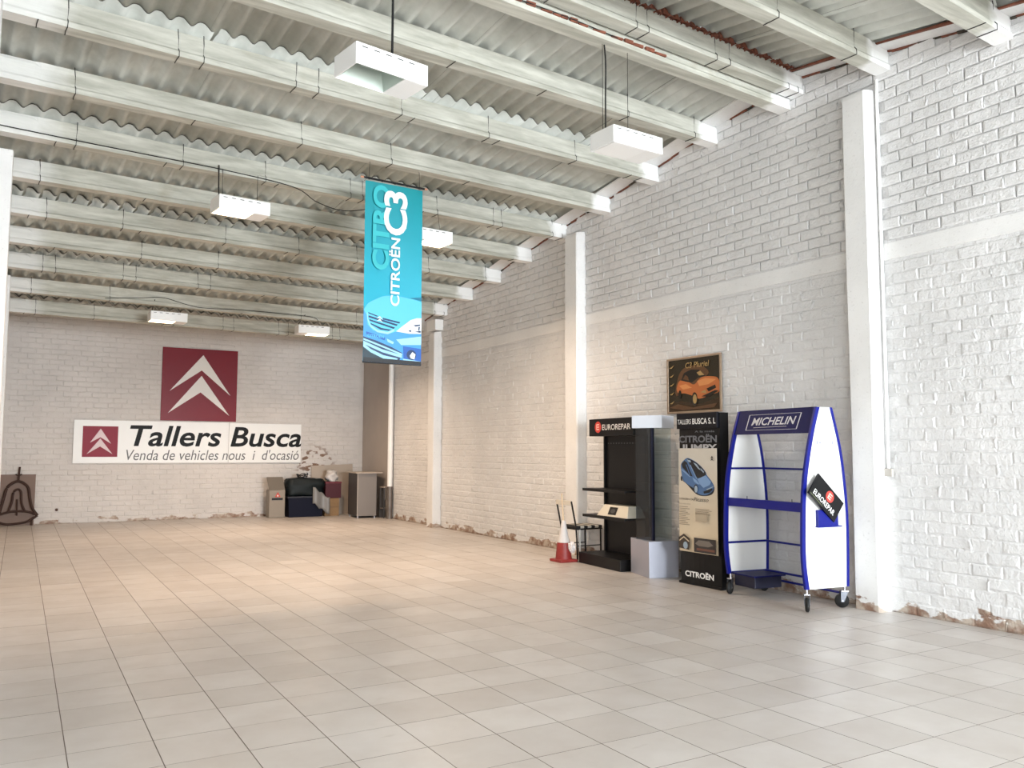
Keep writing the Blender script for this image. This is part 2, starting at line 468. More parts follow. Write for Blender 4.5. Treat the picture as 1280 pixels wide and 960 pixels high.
# left wall with its two columns (seen edge-on at the left of the view)
poly = [(YF, 0), (B, 0)] + [(y, zu(WL, y) + BH - .01) for y in reversed(ys)]
wl = MB()
WY0, WY1, WZ0, WZ1 = -7.2, -1.2, .9, 3.3           # unseen side windows, added for the fill light
top = [(y, zu(WL, y) + BH - .01) for y in ys]
for pl in ([(WY1, 0), (B, 0)] + [q for q in reversed(top) if q[0] > WY1] + [(WY1, zu(WL, WY1) + BH - .01)],
           [(YF, 0), (WY0, 0), (WY0, zu(WL, WY0) + BH - .01), (YF, zu(WL, YF) + BH - .01)],
           [(WY0, 0), (WY1, 0), (WY1, WZ0), (WY0, WZ0)],
           [(WY0, WZ1), (WY1, WZ1), (WY1, zu(WL, WY1) + BH - .01), (-2.5, zu(WL, -2.5) + BH - .01), (WY0, zu(WL, WY0) + BH - .01)]):
    wl.prism(pl, .2, M_pl, (WL, 0, 0), (0, 1, 0), (0, 0, 1), (-1, 0, 0))
wl = wl.build('wall_left'); tag(wl, kind='structure')
wf = MB()
for k in range(5):
    y = WY0 + .03 + k * (WY1 - WY0 - .06) / 4
    wf.box((WL - .12, y - .03, WZ0), (WL - .06, y + .03, WZ1), M_white)
wf.box((WL - .12, WY0, WZ0), (WL - .06, WY1, WZ0 + .06), M_white).box((WL - .12, WY0, WZ1 - .06), (WL - .06, WY1, WZ1), M_white)
tag(wf.build('added_window_1'), kind='structure')  # unseen frame added around the side fill light
for a, b, t in ((5.50, 5.79, 5.55), (10.80, 11.10, 4.98), (16.09, 16.38, 4.5)):
    MB().box((WL - .01, a, 0), (-.205 if a < 16 else -.25, b, t), M_pl, .015).build('column', wl)

# front wall around the wide shop opening, behind the photographer
wf = MB()
wf.box((WL - .2, YF - .2, 3.75), (W + .2, YF, 4.6), M_pl).box((WL - .2, YF - .2, 0), (2.4, YF, 3.75), M_pl).box((7.5, YF - .2, 0), (W + .2, YF, 3.75), M_pl)
tag(wf.build('wall_front'), kind='structure')

# ---------------------------------------------------------------- ceiling: purlins, hooks, corrugated sheets
ce = link('ceiling', None, None, (0, 0, 0)); tag(ce, kind='structure')
def beam_section(solid):
    # (y, z) round the section: wide foot, sloping shoulders, web, head
    if solid: return [(-.085, 0), (.085, 0), (.085, .05), (.072, .075), (.066, .215), (.05, BH), (-.05, BH), (-.066, .215), (-.072, .075), (-.085, .05)]
    return [(-.084, 0), (.084, 0), (.084, .05), (.066, .072), (.062, .19), (.064, BH), (-.064, BH), (-.062, .19), (-.066, .072), (-.084, .05)]
WIRE = {}
def wire_mesh():
    y = -.0
    pts = [(0, -.06, BH + .03), (0, -.064, BH - .01), (.004, -.06, .18), (0, -.062, .085), (.003, -.088, .05), (0, -.09, -.004), (-.004, .0, -.008), (0, .09, -.004)]
    return MB().tube(pts, .0045, M_wire, 5)
_w = wire_mesh(); WM = me('tie_wire', _w.v, _w.f, _w.mats, _w.mi)
def purlin(y, k, dz=0., ties=True):
    z = zu(W, y) + dz
    L = (W - WL) * math.sqrt(1 + SK * SK); V = []; F = []; n = 10
    xs = [(0, 1), (.34, 1), (.40, 0), (L * .35, 0), (L * .65, 0), (L - .36, 0), (L - .30, 1), (L, 1)]
    for x, sol in xs:
        for yy, zz in beam_section(sol): V.append((x, yy, zz))
    for i in range(len(xs) - 1):
        F += [(i * n + q, i * n + (q + 1) % n, (i + 1) * n + (q + 1) % n, (i + 1) * n + q) for q in range(n)]
    F += [tuple(range(n)), tuple(range(len(V) - 1, len(V) - 1 - n, -1))]
    b = MB().add(V, F, M_beam).build('roof_beam', ce, (WL, by(WL, y), z), (0, 0, math.atan(SK)))
    if ties:
        x = .25 + (k * .37) % .5
        while x < L - .25:
            for q in ((0, .2) if k % 2 else (0,)):
                if random.random() < .93:
                    o = link('tie_wire', WM, b, (x + q + random.uniform(-.03, .03), 0, 0), (0, random.uniform(-.05, .05), 0))
                    if random.random() < .3: o.scale = (1, -1, 1)
            x += 1.2
    return b
KR = [i for i, b in enumerate(BY) if b[0] == 6.51][0]
for i, (y, z) in enumerate(BY): purlin(y, i - KR + 1, 0, y > 3)
purlin(6.70, 0, -.10, False)

# corrugated sheets, each one a piece; six waves of 177 mm
PITCH, AMP, SW = .2, .034, 1.2
def sheet_mesh(L):
    nx, ny = 58, 2
    V = []; F = []; mi = []
    for lay in (0, 1):
        for j in range(ny):
            for i in range(nx + 1):
                x = -.03 + (SW + .09) * i / nx
                V.append((x, j * L, AMP * (1 - 2 * (.5 + .5 * math.cos(2 * PI * x / PITCH)) ** 1.5) + lay * .007))
    n = nx + 1; o = n * ny
    for i in range(nx):
        F.append((i, n + i, n + i + 1, i + 1)); mi.append(0)
        F.append((o + i, o + i + 1, o + n + i + 1, o + n + i)); mi.append(0)
        F.append((i, i + 1, o + i + 1, o + i)); mi.append(1)
        F.append((n + i, o + n + i, o + n + i + 1, n + i + 1)); mi.append(1)
    F.append((0, o, o + n, n)); mi.append(1); F.append((nx, n + nx, o + n + nx, o + nx)); mi.append(1)
    d = me('corrugated_sheet', V, F, [M_fib, M_edge], mi)
    d.polygons.foreach_set('use_smooth', [a == 0 for a in mi])
    return d
def zs(x, y): return zu(x, y) + BH + AMP + .004
def sheet_row(ya, yb, la, lb, xoff):
    """from the upper edge ya to the lower edge yb (where they meet the right wall); la / lb lift the ends for the laps"""
    mesh = None; a = math.atan(SK)
    ex = Vector((math.cos(a), math.sin(a), 0)); ep = Vector((-math.sin(a), math.cos(a), 0))
    for i in range(8):
        d = WL - .35 + xoff + i * SW               # along the purlin
        if d > W + .25: break
        p = Vector((W, ya, 0)) + ex * ((d - W) / math.cos(a)) + ep * 0
        za, zb = zs(W, ya) + la, zs(W, yb) + lb
        run = (yb - ya) * math.cos(a)
        ey = Vector((ep.x * run, ep.y * run, zb - za)); L = ey.length; ey.normalize()
        nn = ex.cross(ey); nn = nn if nn.z > 0 else -nn
        if mesh is None: mesh = sheet_mesh(L)
        o = link('corrugated_sheet', mesh, ce)
        mtx = Matrix((ex, ey, nn)).transposed().to_4x4()
        mtx.translation = Vector((p.x, p.y, za + (.007 * (i % 2)) + random.uniform(0, .003)))
        o.matrix_world = mtx
LAP = .17
odd = [6.51, 9.07, 11.40, 13.60, 15.90, 18.25]
for a, b in zip(odd[:-1], odd[1:]):
    sheet_row(a - (LAP if a > 7 else -.04), b + .06, 0, .016, 0)
sheet_row(18.25 - .12, 20.2, 0, 0, 0)
sheet_row(20.1, B + 1.1, .012, .012, 0)
near = [6.51, 4.14, 1.2, -1.25]
for a, b in zip(near[:-1], near[1:]):
    sheet_row(a + (LAP if a < 6 else -.04), b - .06, 0, .016, .02)
sheet_row(-1.25 + LAP, -2.5, 0, 0, .02)
for q in range(3): sheet_row(-2.5 + LAP - 2.2 * q, -4.7 - 2.2 * q, 0, .012, .02)
# broken mortar fill along the ridge, rusty brown
rm = MB(); x = 2.6
while x < W - .1:
    w = random.uniform(.05, .1); h = random.uniform(.03, .075); z = zu(W, 6.43) + BH; q = by(x, 6.39)
    V = [(x, q, z - .01), (x + w, q, z - .01), (x + w, q + .08, z - .01), (x, q + .08, z - .01), (x + w * .2, q + .01, z + h), (x + w * .7, q + .01, z + h * .8), (x + w * .8, q + .08, z + h), (x + w * .1, q + .08, z + h * .9)]
    rm.add(V, [(0, 1, 5, 4), (1, 2, 6, 5), (2, 3, 7, 6), (3, 0, 4, 7), (4, 5, 6, 7)], M_rust)
    x += w * random.uniform(.9, 1.5)
tag(rm.build('ridge_mortar', ce), kind='stuff')
rm = MB(); x = 3.0
while x < 5.6:
    w = random.uniform(.05, .16); z = zu(W, 6.70) - .10; q = by(x, 6.612)
    rm.box((x, q - .008, z + .05), (x + w, q + .03, z + .06 + random.uniform(0, .03)), M_rust)
    x += w * random.uniform(1., 1.8)
tag(rm.build('ridge_rust', ce), kind='stuff')

# white soffit boards and the dark mortar line where the sheets meet the right wall
ally = sorted([b[0] for b in BY if b[0] > 2] + [6.70])
for a, b in zip(ally[:-1], ally[1:] ):
    if b - a < .5: continue
    a2, b2 = a + .07, b - .07
    x0 = W - .30 if a > 6 else W - .20
    V = []
    for z in (-.016, .0):
        for x, y in ((x0, a2), (W + .02, a2), (W + .02, b2), (x0 + random.uniform(-.03, .03), b2)): V.append((x, y, zu(x, y) + BH + z - .004))
    MB().add(V, [(0, 3, 2, 1), (4, 5, 6, 7)] + [(i, (i + 1) % 4, 4 + (i + 1) % 4, 4 + i) for i in range(4)], M_pl).build('soffit_board', wr)
    jm = MB(); y = a2
    while y < b2:
        w = random.uniform(.06, .2); y1 = min(y + w, b2); z = zu(W, y) + BH - .022; z1 = zu(W, y1) + BH - .022; h = random.uniform(.012, .024); d = random.uniform(.012, .03)
        jm.add([(W - d, y, z - h), (W + .01, y, z - h), (W + .01, y, z), (W - d, y, z), (W - d, y1, z1 - h), (W + .01, y1, z1 - h), (W + .01, y1, z1), (W - d, y1, z1)],
               [(0, 1, 2, 3), (7, 6, 5, 4), (0, 3, 7, 4), (0, 4, 5, 1), (2, 6, 7, 3)], M_rust if random.random() < .6 else M_edge)
        y = y1
    tag(jm.build('mortar_joint', wr), kind='stuff')
    if a < 6:                                      # solid dark strip painting in the joist shadow between board and sheets
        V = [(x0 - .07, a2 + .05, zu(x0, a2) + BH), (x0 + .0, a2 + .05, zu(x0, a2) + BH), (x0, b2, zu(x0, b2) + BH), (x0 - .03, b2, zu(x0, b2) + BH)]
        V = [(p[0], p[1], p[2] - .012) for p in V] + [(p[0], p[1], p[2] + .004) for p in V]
        MB().add(V, [(0, 3, 2, 1), (4, 5, 6, 7)] + [(i, (i + 1) % 4, 4 + (i + 1) % 4, 4 + i) for i in range(4)], M_rust).build('gap_shadow_strip', wr)

# ---------------------------------------------------------------- floodlights hanging from the purlins
M_house = mat('lamp_housing', (244, 244, 242), .4)
M_refl = mat('lamp_reflector', (178, 188, 180), .3, .5)
M_lens = emit('lit_lens', (255, 214, 170), 9.0)
M_lens0 = mat('unlit_glass', (150, 165, 158), .15)
def lamp(label, Bc, ang, ztop, lit, flip, style='cord', beam=None, group='floodlights under the roof'):
    """Bc: the near left top corner"""
    L, D, H = .65, .35, .17
    t = thing('hanging_floodlight', label, 'lamp', (Bc[0], Bc[1], ztop - H), math.radians(ang), group)
    h = MB(); w = .012
    a, b = (.02, .44) if not flip else (.21, .63)
    h.box((0, 0, 0), (L, w, H), M_house, .004).box((0, D - w, 0), (L, D, H), M_house, .004)
    h.box((0, w, 0), (w, D - w, H), M_house, .003).box((L - w, w, 0), (L, D - w, H), M_house, .003)
    h.box((w, w, H - w), (L - w, D - w, H), M_house)
    h.box((b if not flip else w, w, 0), (L - w if not flip else a, D - w, w), M_house)
    h.build('housing', t)
    for i in range(5):
        MB().box((.05 + i * .105, -.002, H - .032), (.10 + i * .105, .0015, H - .024), M_dgrey).build('vent_slot', t)
    r = MB(); z1 = H - .03; m_ = .05
    V = [(a, w, .006), (b, w, .006), (b, D - w, .006), (a, D - w, .006), (a + m_, w + m_, z1), (b - m_, w + m_, z1), (b - m_, D - w - m_, z1), (a + m_, D - w - m_, z1)]
    r.add(V, [(4, 5, 6, 7)] + [(i, 4 + i, 4 + (i + 1) % 4, (i + 1) % 4) for i in range(4)], M_refl); r.build('reflector', t)
    if lit:
        MB().box((a + .004, w, .001), (b - .004, D - w, .007), M_lens).build('lens', t)
        l = bpy.data.lights.new('floodlight_beam', 'AREA'); l.shape = 'RECTANGLE'; l.size = b - a - .04; l.size_y = D - .06
        l.energy = LAMP_W * lit; l.color = LAMP_COL; l.spread = math.radians(150)
        lo = link('floodlight_beam', l, t, ((a + b) / 2, D / 2, -.012))
    elif style == 'cover':
        MB().box((a + .002, w, -.001), (b - .002, D - w, .007), mat('opal_cover', (250, 250, 248), .35)).build('opal_cover', t)
    else:
        MB().box((a + .10, D / 2 - .03, z1 - .05), (b - .10, D / 2 + .03, z1 - .02), M_lens0, .012).build('bulb', t)
    R = Matrix.Rotation(math.radians(ang), 3, 'Z')
    def up(x, y):                                  # height of the roof above a point of the lamp, in its own frame
        wp = R @ Vector((x, y, 0)) + Vector(t.location)
        return zu(wp.x, wp.y) + .05 - (ztop - H)
    if style == 'chain':
        MB().tube([(.42, D / 2, H), (.42, D / 2, up(.42, D / 2))], .010, M_rubber, 6).build('chain', t)
    elif beam:                                     # lit lamps: cord and wires run to the face of the nearest purlin
        for fx, rr, dz in ((.05, .008, .09), (.10, .003, .05), (.55, .003, .05)):
            wp = R @ Vector((fx, D / 2, 0)) + Vector(t.location)
            e = R.transposed() @ (Vector((wp.x, by(wp.x, beam) - .098, zu(W, beam) + dz)) - Vector(t.location))
            MB().tube(smooth_line([(fx, D / 2, H), (fx + .01, D / 2 + .06, H + .35 * (e.z - H)), tuple(e)]), rr, M_rubber, 6).build('cord' if rr > .005 else 'hanging_wire', t)
    else:
        x = .05; h2 = up(x, D / 2 + .1)
        MB().tube(smooth_line([(x, D / 2, H), (x + .008, D / 2 + .01, H + .3 * (h2 - H)), (x + .012, D / 2 + .01, H + .7 * (h2 - H)), (x, D / 2 + .04, h2)]), .008, M_rubber, 6).build('cord', t)
        for fx in (.03, .36): MB().tube([(fx, D / 2 + .02, H), (fx, D / 2 + .02, up(fx, D / 2 + .02))], .0028, M_wire, 5).build('hanging_wire', t)
    return t
lamp('unlit hanging floodlight with dark open reflector, nearest lamp over the left', (2.06, 5.85), 9.4, 4.69, 0, False, 'chain')
lamp('white hanging floodlight on long cord near the right brick wall', (4.797, 6.26), 3.7, 4.748, 0, False, 'cover')
lamp('lit floodlight left of the teal banner, hanging from a sagging cable', (2.0, 10.58), 7.0, 4.77, 1, False, beam=11.40)
lamp('lit floodlight half hidden behind the right edge of the teal banner', (4.68, 10.75), 5.0, 4.79, 1.25, True, beam=11.40)
lamp('small lit floodlight above the big red sign on the back wall', (1.99, 16.62), 2.4, 4.18, .5, False, beam=17.05)
lamp('small lit floodlight close to the teal banner, in front of the back wall', (4.85, 16.95), -1.9, 4.19, 1.15, True, beam=17.05)

# ---------------------------------------------------------------- cables under the roof
def cable(label, pts, r=.006):
    tag(MB().tube(smooth_line(pts, 8), r, M_rubber, 6).build('cable'), label, 'cable')
def along(Y, pts):                                # points on the face of the purlin at Y: x, height above its underside
    return [(x, by(x, Y) - .098, zu(W, Y) + h) for x, h in pts]
cable('long black cable strung along a roof beam and sagging behind the teal banner',
      along(11.40, [(WL + .03, .06), (.4, .05), (1.2, .045), (2.1, .04), (3.0, -.01), (3.35, -.16), (3.8, -.2), (4.5, .02)]))
cable('black cable looping along the last roof beams above the back lamps',
      along(17.05, [(1.2, .03), (1.8, .10), (2.2, .14), (2.8, .03), (3.6, .06), (4.6, .07), (5.1, .05), (5.2, -.05)]))
cable('black cable along the double ridge beam down to the lamp by the right wall',
      along(6.70, [(2.8, -.035), (3.6, -.04), (4.3, -.03), (4.94, -.045)]))

# ---------------------------------------------------------------- hanging banner
def banner():
    t = thing('hanging_banner', 'teal vertical car banner hanging from a roof beam by a black rod', 'banner', (4.042, 9.91, 2.699)); t.scale = (.981, .981, .981)
    mm = bpy.data.materials.new('banner_print'); q = NT(mm); g = q.sep(q.n('ShaderNodeTexCoord').outputs['Object'])
    v = q.mapr(g[2], .75, 2.4)
    col = q.mix(v, lin((22, 176, 204)), lin((0, 142, 150)))
    q.l(col, q.b.inputs['Base Color']); q.b.inputs['Roughness'].default_value = .45
    nx, nz = 8, 12; V = []; F = []
    for j in range(nz + 1):
        for i in range(nx + 1):
            x = -.402 + .804 * i / nx; z = .02 + 2.36 * j / nz
            V.append((x, .008 * math.sin(x * 5 + j * .35), z - .02 * (x + .4)))
    for j in range(nz):
        for i in range(nx): a = j * (nx + 1) + i; F.append((a, a + 1, a + nx + 2, a + nx + 1))
    o = link('cloth', me('cloth', V, F, [mm], smooth=True), t)
    fr = Frame((-.402, -.013, .02), (.804, 0, -.016), (0, 0, 2.36), (0, -1, 0))
    W_ = mat('banner_white', (238, 246, 248), .5); G_ = mat('banner_ghost', (52, 186, 194), .5)
    A = Print(fr, .001, .0002)
    f = lambda pts: [((x - 60) / 558, (878 - y) / 1783) for x, y in pts]
    c1, c2, c3 = mat('car_blue', (64, 156, 228), .4), mat('car_light_blue', (92, 200, 244), .4), mat('car_deep_blue', (26, 92, 178), .4)
    c4, dk, gl, tl = mat('car_pale_blue', (160, 216, 248), .4), mat('car_dark', (12, 50, 96), .4), mat('car_glass', (232, 238, 240), .3), mat('car_shadow_teal', (10, 46, 60), .4)
    A.poly(f([(60, 372), (100, 310), (190, 250), (270, 216), (420, 208), (560, 224), (618, 238), (618, 878), (60, 878)]), c1)
    A.poly(f(smooth_line([(60, 380), (100, 312), (190, 252), (270, 218), (420, 210), (560, 226), (618, 240)], 5) + [(618, 402), (560, 412), (480, 452), (410, 522), (370, 560), (300, 592), (150, 572), (100, 522), (86, 420)]), c2)
    A.poly(f([(618, 190), (500, 212), (618, 226)]), mat('car_mirror_teal', (20, 120, 150), .4))
    A.line(f([(92, 405), (98, 470), (125, 530), (190, 575), (290, 585), (352, 548)]), .012, c4)
    for q in ([(100, 398), (190, 424), (190, 436), (105, 411)], [(240, 438), (410, 464), (400, 479), (240, 456)], [(105, 430), (385, 489), (375, 506), (105, 449)], [(110, 465), (360, 522), (345, 538), (118, 483)], [(120, 500), (230, 540), (325, 548), (300, 562), (220, 558), (130, 516)]): A.poly(f(q), dk)
    for d in (0, 26): A.poly(f([(182, 452 + d), (212, 425 + d), (242, 462 + d), (212, 442 + d)]), gl)
    A.poly(f([(370, 560), (430, 502), (510, 432), (570, 407), (618, 402), (618, 560), (500, 570)]), gl)
    for q in ([(488, 540), (520, 530), (512, 556)], [(538, 480), (604, 466), (606, 478), (560, 492)], [(552, 545), (612, 528), (612, 550)], [(590, 490), (604, 490), (598, 530), (586, 528)]): A.poly(f(q), dk)
    A.poly(f([(85, 588), (265, 632), (262, 660), (85, 615)]), c3); A.text('CITROËN', *f([(98, 640)])[0], *f([(252, 606)])[0], c2, .01)
    A.poly(f([(370, 640), (618, 585), (618, 672), (420, 690)]), c4); A.poly(f([(280, 640), (350, 668), (340, 690), (290, 672)]), c4)
    A.poly(f([(60, 640), (180, 668), (330, 720), (432, 768), (432, 800), (250, 762), (60, 690)]), dk)
    A.poly(f([(60, 700), (250, 768), (420, 808), (405, 842), (200, 812), (60, 742)]), dk)
    A.poly(f([(60, 742), (200, 815), (370, 848), (440, 845), (440, 878), (60, 878)]), tl)
    A.line(f([(60, 664), (250, 724), (430, 784)]), .010, c4); A.line(f([(60, 696), (240, 764), (428, 804)]), .016, c4); A.line(f([(60, 722), (130, 772), (250, 822), (385, 842)]), .018, c4)
    A.poly(f([(440, 700), (618, 712), (618, 860), (445, 845)]), c3); A.line(f([(440, 838), (618, 852)]), .016, c4)
    A.ell(*f([(522, 780)])[0], .085, .028, dk); A.poly(f([(505, 790), (530, 750), (562, 770), (552, 822), (515, 815)]), gl)
    A.rect(0, 0, 1, .022, mat('banner_black_hem', (24, 26, 30), .5))
    A.build('printed_car', t)
    P = Print(fr, .012, .0004)
    P.text('CITRO', .12, .51, .41, .985, G_, .035, 0, 90)
    P.text('C3', .31, .715, .72, .965, W_, .03, 0, 90, .95)
    P.text('CITROËN', .41, .318, .60, .70, W_, .02, 0, 90)
    P.build('lettering', t)
    MB().tube([(-.43, 0, 2.415), (.43, 0, 2.395)], .014, M_blackm, 8).build('rod', t)
    for s, z in ((-1, 2.415), (1, 2.395)):
        MB().tube([(s * .43, 0, z), (s * .47, 0, z - .001 * s)], .015, mat('wooden_tip', (196, 140, 110), .5), 8).build('rod_tip', t)
    MB().box((-.40, -.012, .0), (.405, .012, .028), M_blackm).build('weight_bar', t)
    for x in (-.36, .36):
        MB().tube([(x, 0, 2.41), (x, (by(4.042 + x, 10.21) - 9.91), (zu(W, 10.21) + .01 - 2.699) / .981)], .0035, M_wire, 5).build('cord', t)
banner()

# ---------------------------------------------------------------- signs on the back wall
def chevrons(P, up, lo, m): P.poly(up, m); P.poly(lo, m)
UPC = [(.10, .40), (.53, .92), (.91, .37), (.515, .705)]
LOC = [(.09, .10), (.515, .63), (.905, .085), (.508, .40)]
def red_sign():
    t = thing('logo_sign', 'square red sign with two white chevrons high on the back wall', 'sign', (3.625, B - .03, 2.285))
    MB().box((-.85, 0, 0), (.85, .025, 1.71), M_red, .006).build('panel', t)
    P = Print(Frame((-.85, 0, 0), (1.70, 0, -.01), (0, 0, 1.71), (0, -1, 0)))
    # the two chevrons are concave, so each is drawn as two halves
    m_ = mat('logo_white', (226, 220, 214), .4)
    for q in (UPC, LOC): P.poly([q[0], q[1], q[3]], m_); P.k -= 1; P.poly([q[1], q[2], q[3]], m_)
    P.build('chevron_emblem', t)
red_sign()
def name_sign():
    t = thing('name_sign', 'long white sign board with black slanted lettering below the red square', 'sign', (1.01, B - .06, 1.305))
    Wd, H = 5.05, .955
    MB().box((0, 0, 0), (3.30, .05, H), M_white, .005).build('panel', t)
    MB().box((3.304, 0, 0), (Wd, .05, H - .01), M_white, .005).build('panel', t)
    fr = Frame((0, 0, 0), (Wd, 0, 0), (0, 0, H), (0, -1, 0))
    P = Print(fr); R_ = mat('sign_red', (138, 24, 48), .45, spec=.25); Wt = mat('sign_chevron', (214, 188, 188), .4)
    u = lambda x: (x - 1.01) / Wd
    a, b, c, d = u(1.19), .145, u(1.90), .86
    P.rect(a, b, c, d, R_)
    f = lambda x, y: (a + (c - a) * x, b + (d - b) * y)
    for q in ([(.21, .46), (.50, .92), (.81, .43), (.5, .64)], [(.13, .09), (.5, .60), (.86, .09), (.5, .34)]):
        q = [f(*p) for p in q]
        P.poly([q[0], q[1], q[3]], Wt); P.k -= 1; P.poly([q[1], q[2], q[3]], Wt)
    P.build('logo', t)
    K = mat('sign_black', (8, 8, 9), .5, spec=.2); G = mat('sign_grey', (84, 82, 84), .45)
    P = Print(fr); P.text('Tallers Busca', u(2.14), .395, u(6.07), .895, K, .018, .20); P.build('name_lettering', t)
    P = Print(fr); P.text("Venda de vehicles nous  i  d'ocasió", u(2.08), .02 + .045, u(6.01), .325, G, 0, .22); P.build('slogan_lettering', t)
name_sign()

# ---------------------------------------------------------------- blue display rack on casters
def rack():
    th = math.atan2(.125, 1.22)
    t = thing('display_rack', 'white and blue tyre display rack on casters, open shelves, by the wall column', 'rack', (6.87, 5.885, 0), -th)
    front = smooth_line([(.035, .22), (.0, .5), (.003, .84), (.022, 1.18), (.062, 1.45), (.145, 1.80), (.232, 2.07)], 4)
    back = smooth_line([(.425, 2.07), (.535, 1.65), (.592, 1.22), (.612, .82), (.597, .22)], 4)
    outline = front + back
    WID = 1.225
    for y0, y1 in ((0, .022), (WID - .022, WID)):
        p = MB().prism(outline, y1 - y0, M_white, (0, y0, 0), (1, 0, 0), (0, 0, 1), (0, 1, 0)).build('side_panel', t)
        for ln, dx in ((front, -1), (back, 1)):
            e = MB()
            for (a, b), (c, d) in zip(ln[:-1], ln[1:]):
                wdt = .034
                if dx < 0: V = [(a - .014, b), (a + wdt, b), (c + wdt, d), (c - .014, d)]
                else: V = [(a - wdt + .01, b), (a + .012, b), (c + .012, d), (c - wdt + .01, d)]
                VV = [(x, y0 - .004, z) for x, z in V] + [(x, y1 + .004, z) for x, z in V]
                e.add(VV, [(0, 1, 2, 3), (7, 6, 5, 4), (0, 4, 5, 1), (1, 5, 6, 2), (2, 6, 7, 3), (3, 7, 4, 0)], M_blue)
            e.build('edge_trim', p)
    # header board following the lean of the front edge
    fx = lambda z: float(np.interp(z, [a[1] for a in front], [a[0] for a in front]))
    V = []
    for off in (-.004, .02):
        for y, z in ((.02, 1.80), (WID - .02, 1.80), (WID - .02, 2.075), (.02, 2.075)): V.append((fx(z) + off, y, z))
    h = MB().add(V, [(0, 1, 2, 3), (7, 6, 5, 4), (0, 4, 5, 1), (1, 5, 6, 2), (2, 6, 7, 3), (3, 7, 4, 0)], M_navy).build('header_board', t)
    O = Vector((fx(1.80) - .004, WID - .02, 1.80)); U = Vector((0, -(WID - .04), 0)); Vv = Vector((fx(2.075) - fx(1.80), 0, .275))
    P = Print(Frame(O, U, Vv, (-.95, 0, .3)), .001)
    S_ = mat('silver_print', (206, 208, 216), .4)
    P.text('MICHELIN', .22, .36, .80, .68, S_, .016, .22)
    P.line([(.16, .17), (.83, .17), (.85, .80), (.17, .80), (.16, .17)], .012, S_)
    P.line([(.26, .27), (.70, .29)], .015, S_)
    P.build('lettering', h)
    for nm, z in (('shelf_rail', 1.415), ('shelf_rail', .575)):
        fxz = fx(z); bx = float(np.interp(z, [a[1] for a in reversed(back)], [a[0] for a in reversed(back)]))
        for ya, yb, xa, xb in ((.022, .045, fxz + .03, bx - .02), (WID - .045, WID - .022, fxz + .03, bx - .02), (.03, WID - .03, bx - .05, bx - .03)):
            MB().box((xa, ya, z - .011), (xb, yb, z + .011), M_blue, .003).build(nm, t)
    s = MB(); s.box((.022, .024, .99), (.035, WID - .024, 1.085), M_blue, .003).box((.03, .024, 1.03), (.57, WID - .024, 1.045), M_blue)
    s.build('shelf_tray', t)
    for q in (.25, .95): MB().tube([(.10, q, 1.045), (.10, q, 1.11)], .004, M_blackm, 6).build('pin', t)
    s = MB(); s.box((.06, WID - .42, .225), (.50, WID - .024, .24), M_navy).box((.08, WID - .40, .10), (.46, WID - .06, .225), mat('dark_navy_tray', (16, 18, 44), .5), .01); s.build('base_tray', t)
    MB().tube([(.07, WID - .03, .235), (.56, WID - .03, .235)], .014, M_blue, 8).build('base_rail', t)
    for z in (.237, .147): MB().tube([(.565, .02, z), (.565, WID - .02, z)], .013, M_blue, 8).build('base_rail', t)
    # leaflet pocket and small printed label on the near side
    MB().box((.175, -.035, .845), (.45, 0, 1.015), M_blue, .004).box((.17, -.045, .838), (.49, 0, .852), M_blue).build('leaflet_pocket', t)
    P = Print(Frame((.22, -.0, 1.685), (.21, 0, 0), (0, 0, .035), (0, -1, 0)), .001); m_ = mat('pale_blue_print', (130, 134, 190), .5)
    P.line([(0, 0), (1, 0), (1, 1), (0, 1), (0, 0)], .06, m_); P.text('MICHELIN', .1, .22, .9, .8, m_, .01, .2); P.build('side_label', t)
    M_fork = mat('caster_grey', (96, 98, 104), .35, .8)
    for x, y, a in ((.05, .02, .9), (.575, .03, -.5), (.05, WID - .03, .5), (.56, WID - .03, .2)):
        c = link('caster', None, t, (x, y, 0), (0, 0, a))
        w = MB(); M_ = Matrix.Rotation(PI / 2, 4, 'X')
        bm = bmesh.new(); bmesh.ops.create_cone(bm, cap_ends=True, segments=24, radius1=.072, radius2=.072, depth=.036)
        bmesh.ops.bevel(bm, geom=[e for e in bm.edges if len(e.link_faces) == 2 and any(len(f.verts) > 6 for f in e.link_faces)], offset=.008, segments=2, affect='EDGES')
        w.bm(bm, M_rubber, Matrix.Translation((-.03, 0, .072)) @ M_, True); w.build('wheel', c)
        f = MB()
        for s in (-1, 1):
            f.prism([(-.045, .06), (-.015, .06), (.03, .168), (-.045, .168)], .005, M_fork, (0, s * .024 - .0025, 0), (1, 0, 0), (0, 0, 1), (0, 1, 0))
        f.box((-.04, -.03, .163), (.035, .03, .178), M_chrome, .003).tube([(0, 0, .17), (0, 0, .225)], .014, M_chrome, 10)
        f.tube([(-.03, -.03, .072), (-.03, .03, .072)], .007, M_chrome, 8)
        f.build('fork', c)
    return t
rack()
def emblem(P, x, y, rx, ry):
    P.ell(x, y, rx, ry, mat('emblem_red', (206, 62, 52), .45), 28)
    w_ = mat('emblem_pale', (240, 200, 190), .5)
    for k in (-1, 0, 1): P.poly([(x - rx * .45, y + ry * (k * .42 + .1)), (x + rx * .42, y + ry * (k * .42 + .13)), (x + rx * .42, y + ry * (k * .42 - .07)), (x - rx * .45, y + ry * (k * .42 - .1))], w_)
    P.poly([(x - rx * .45, y - ry * .5), (x - rx * .28, y - ry * .5), (x - rx * .28, y + ry * .55), (x - rx * .45, y + ry * .52)], w_)
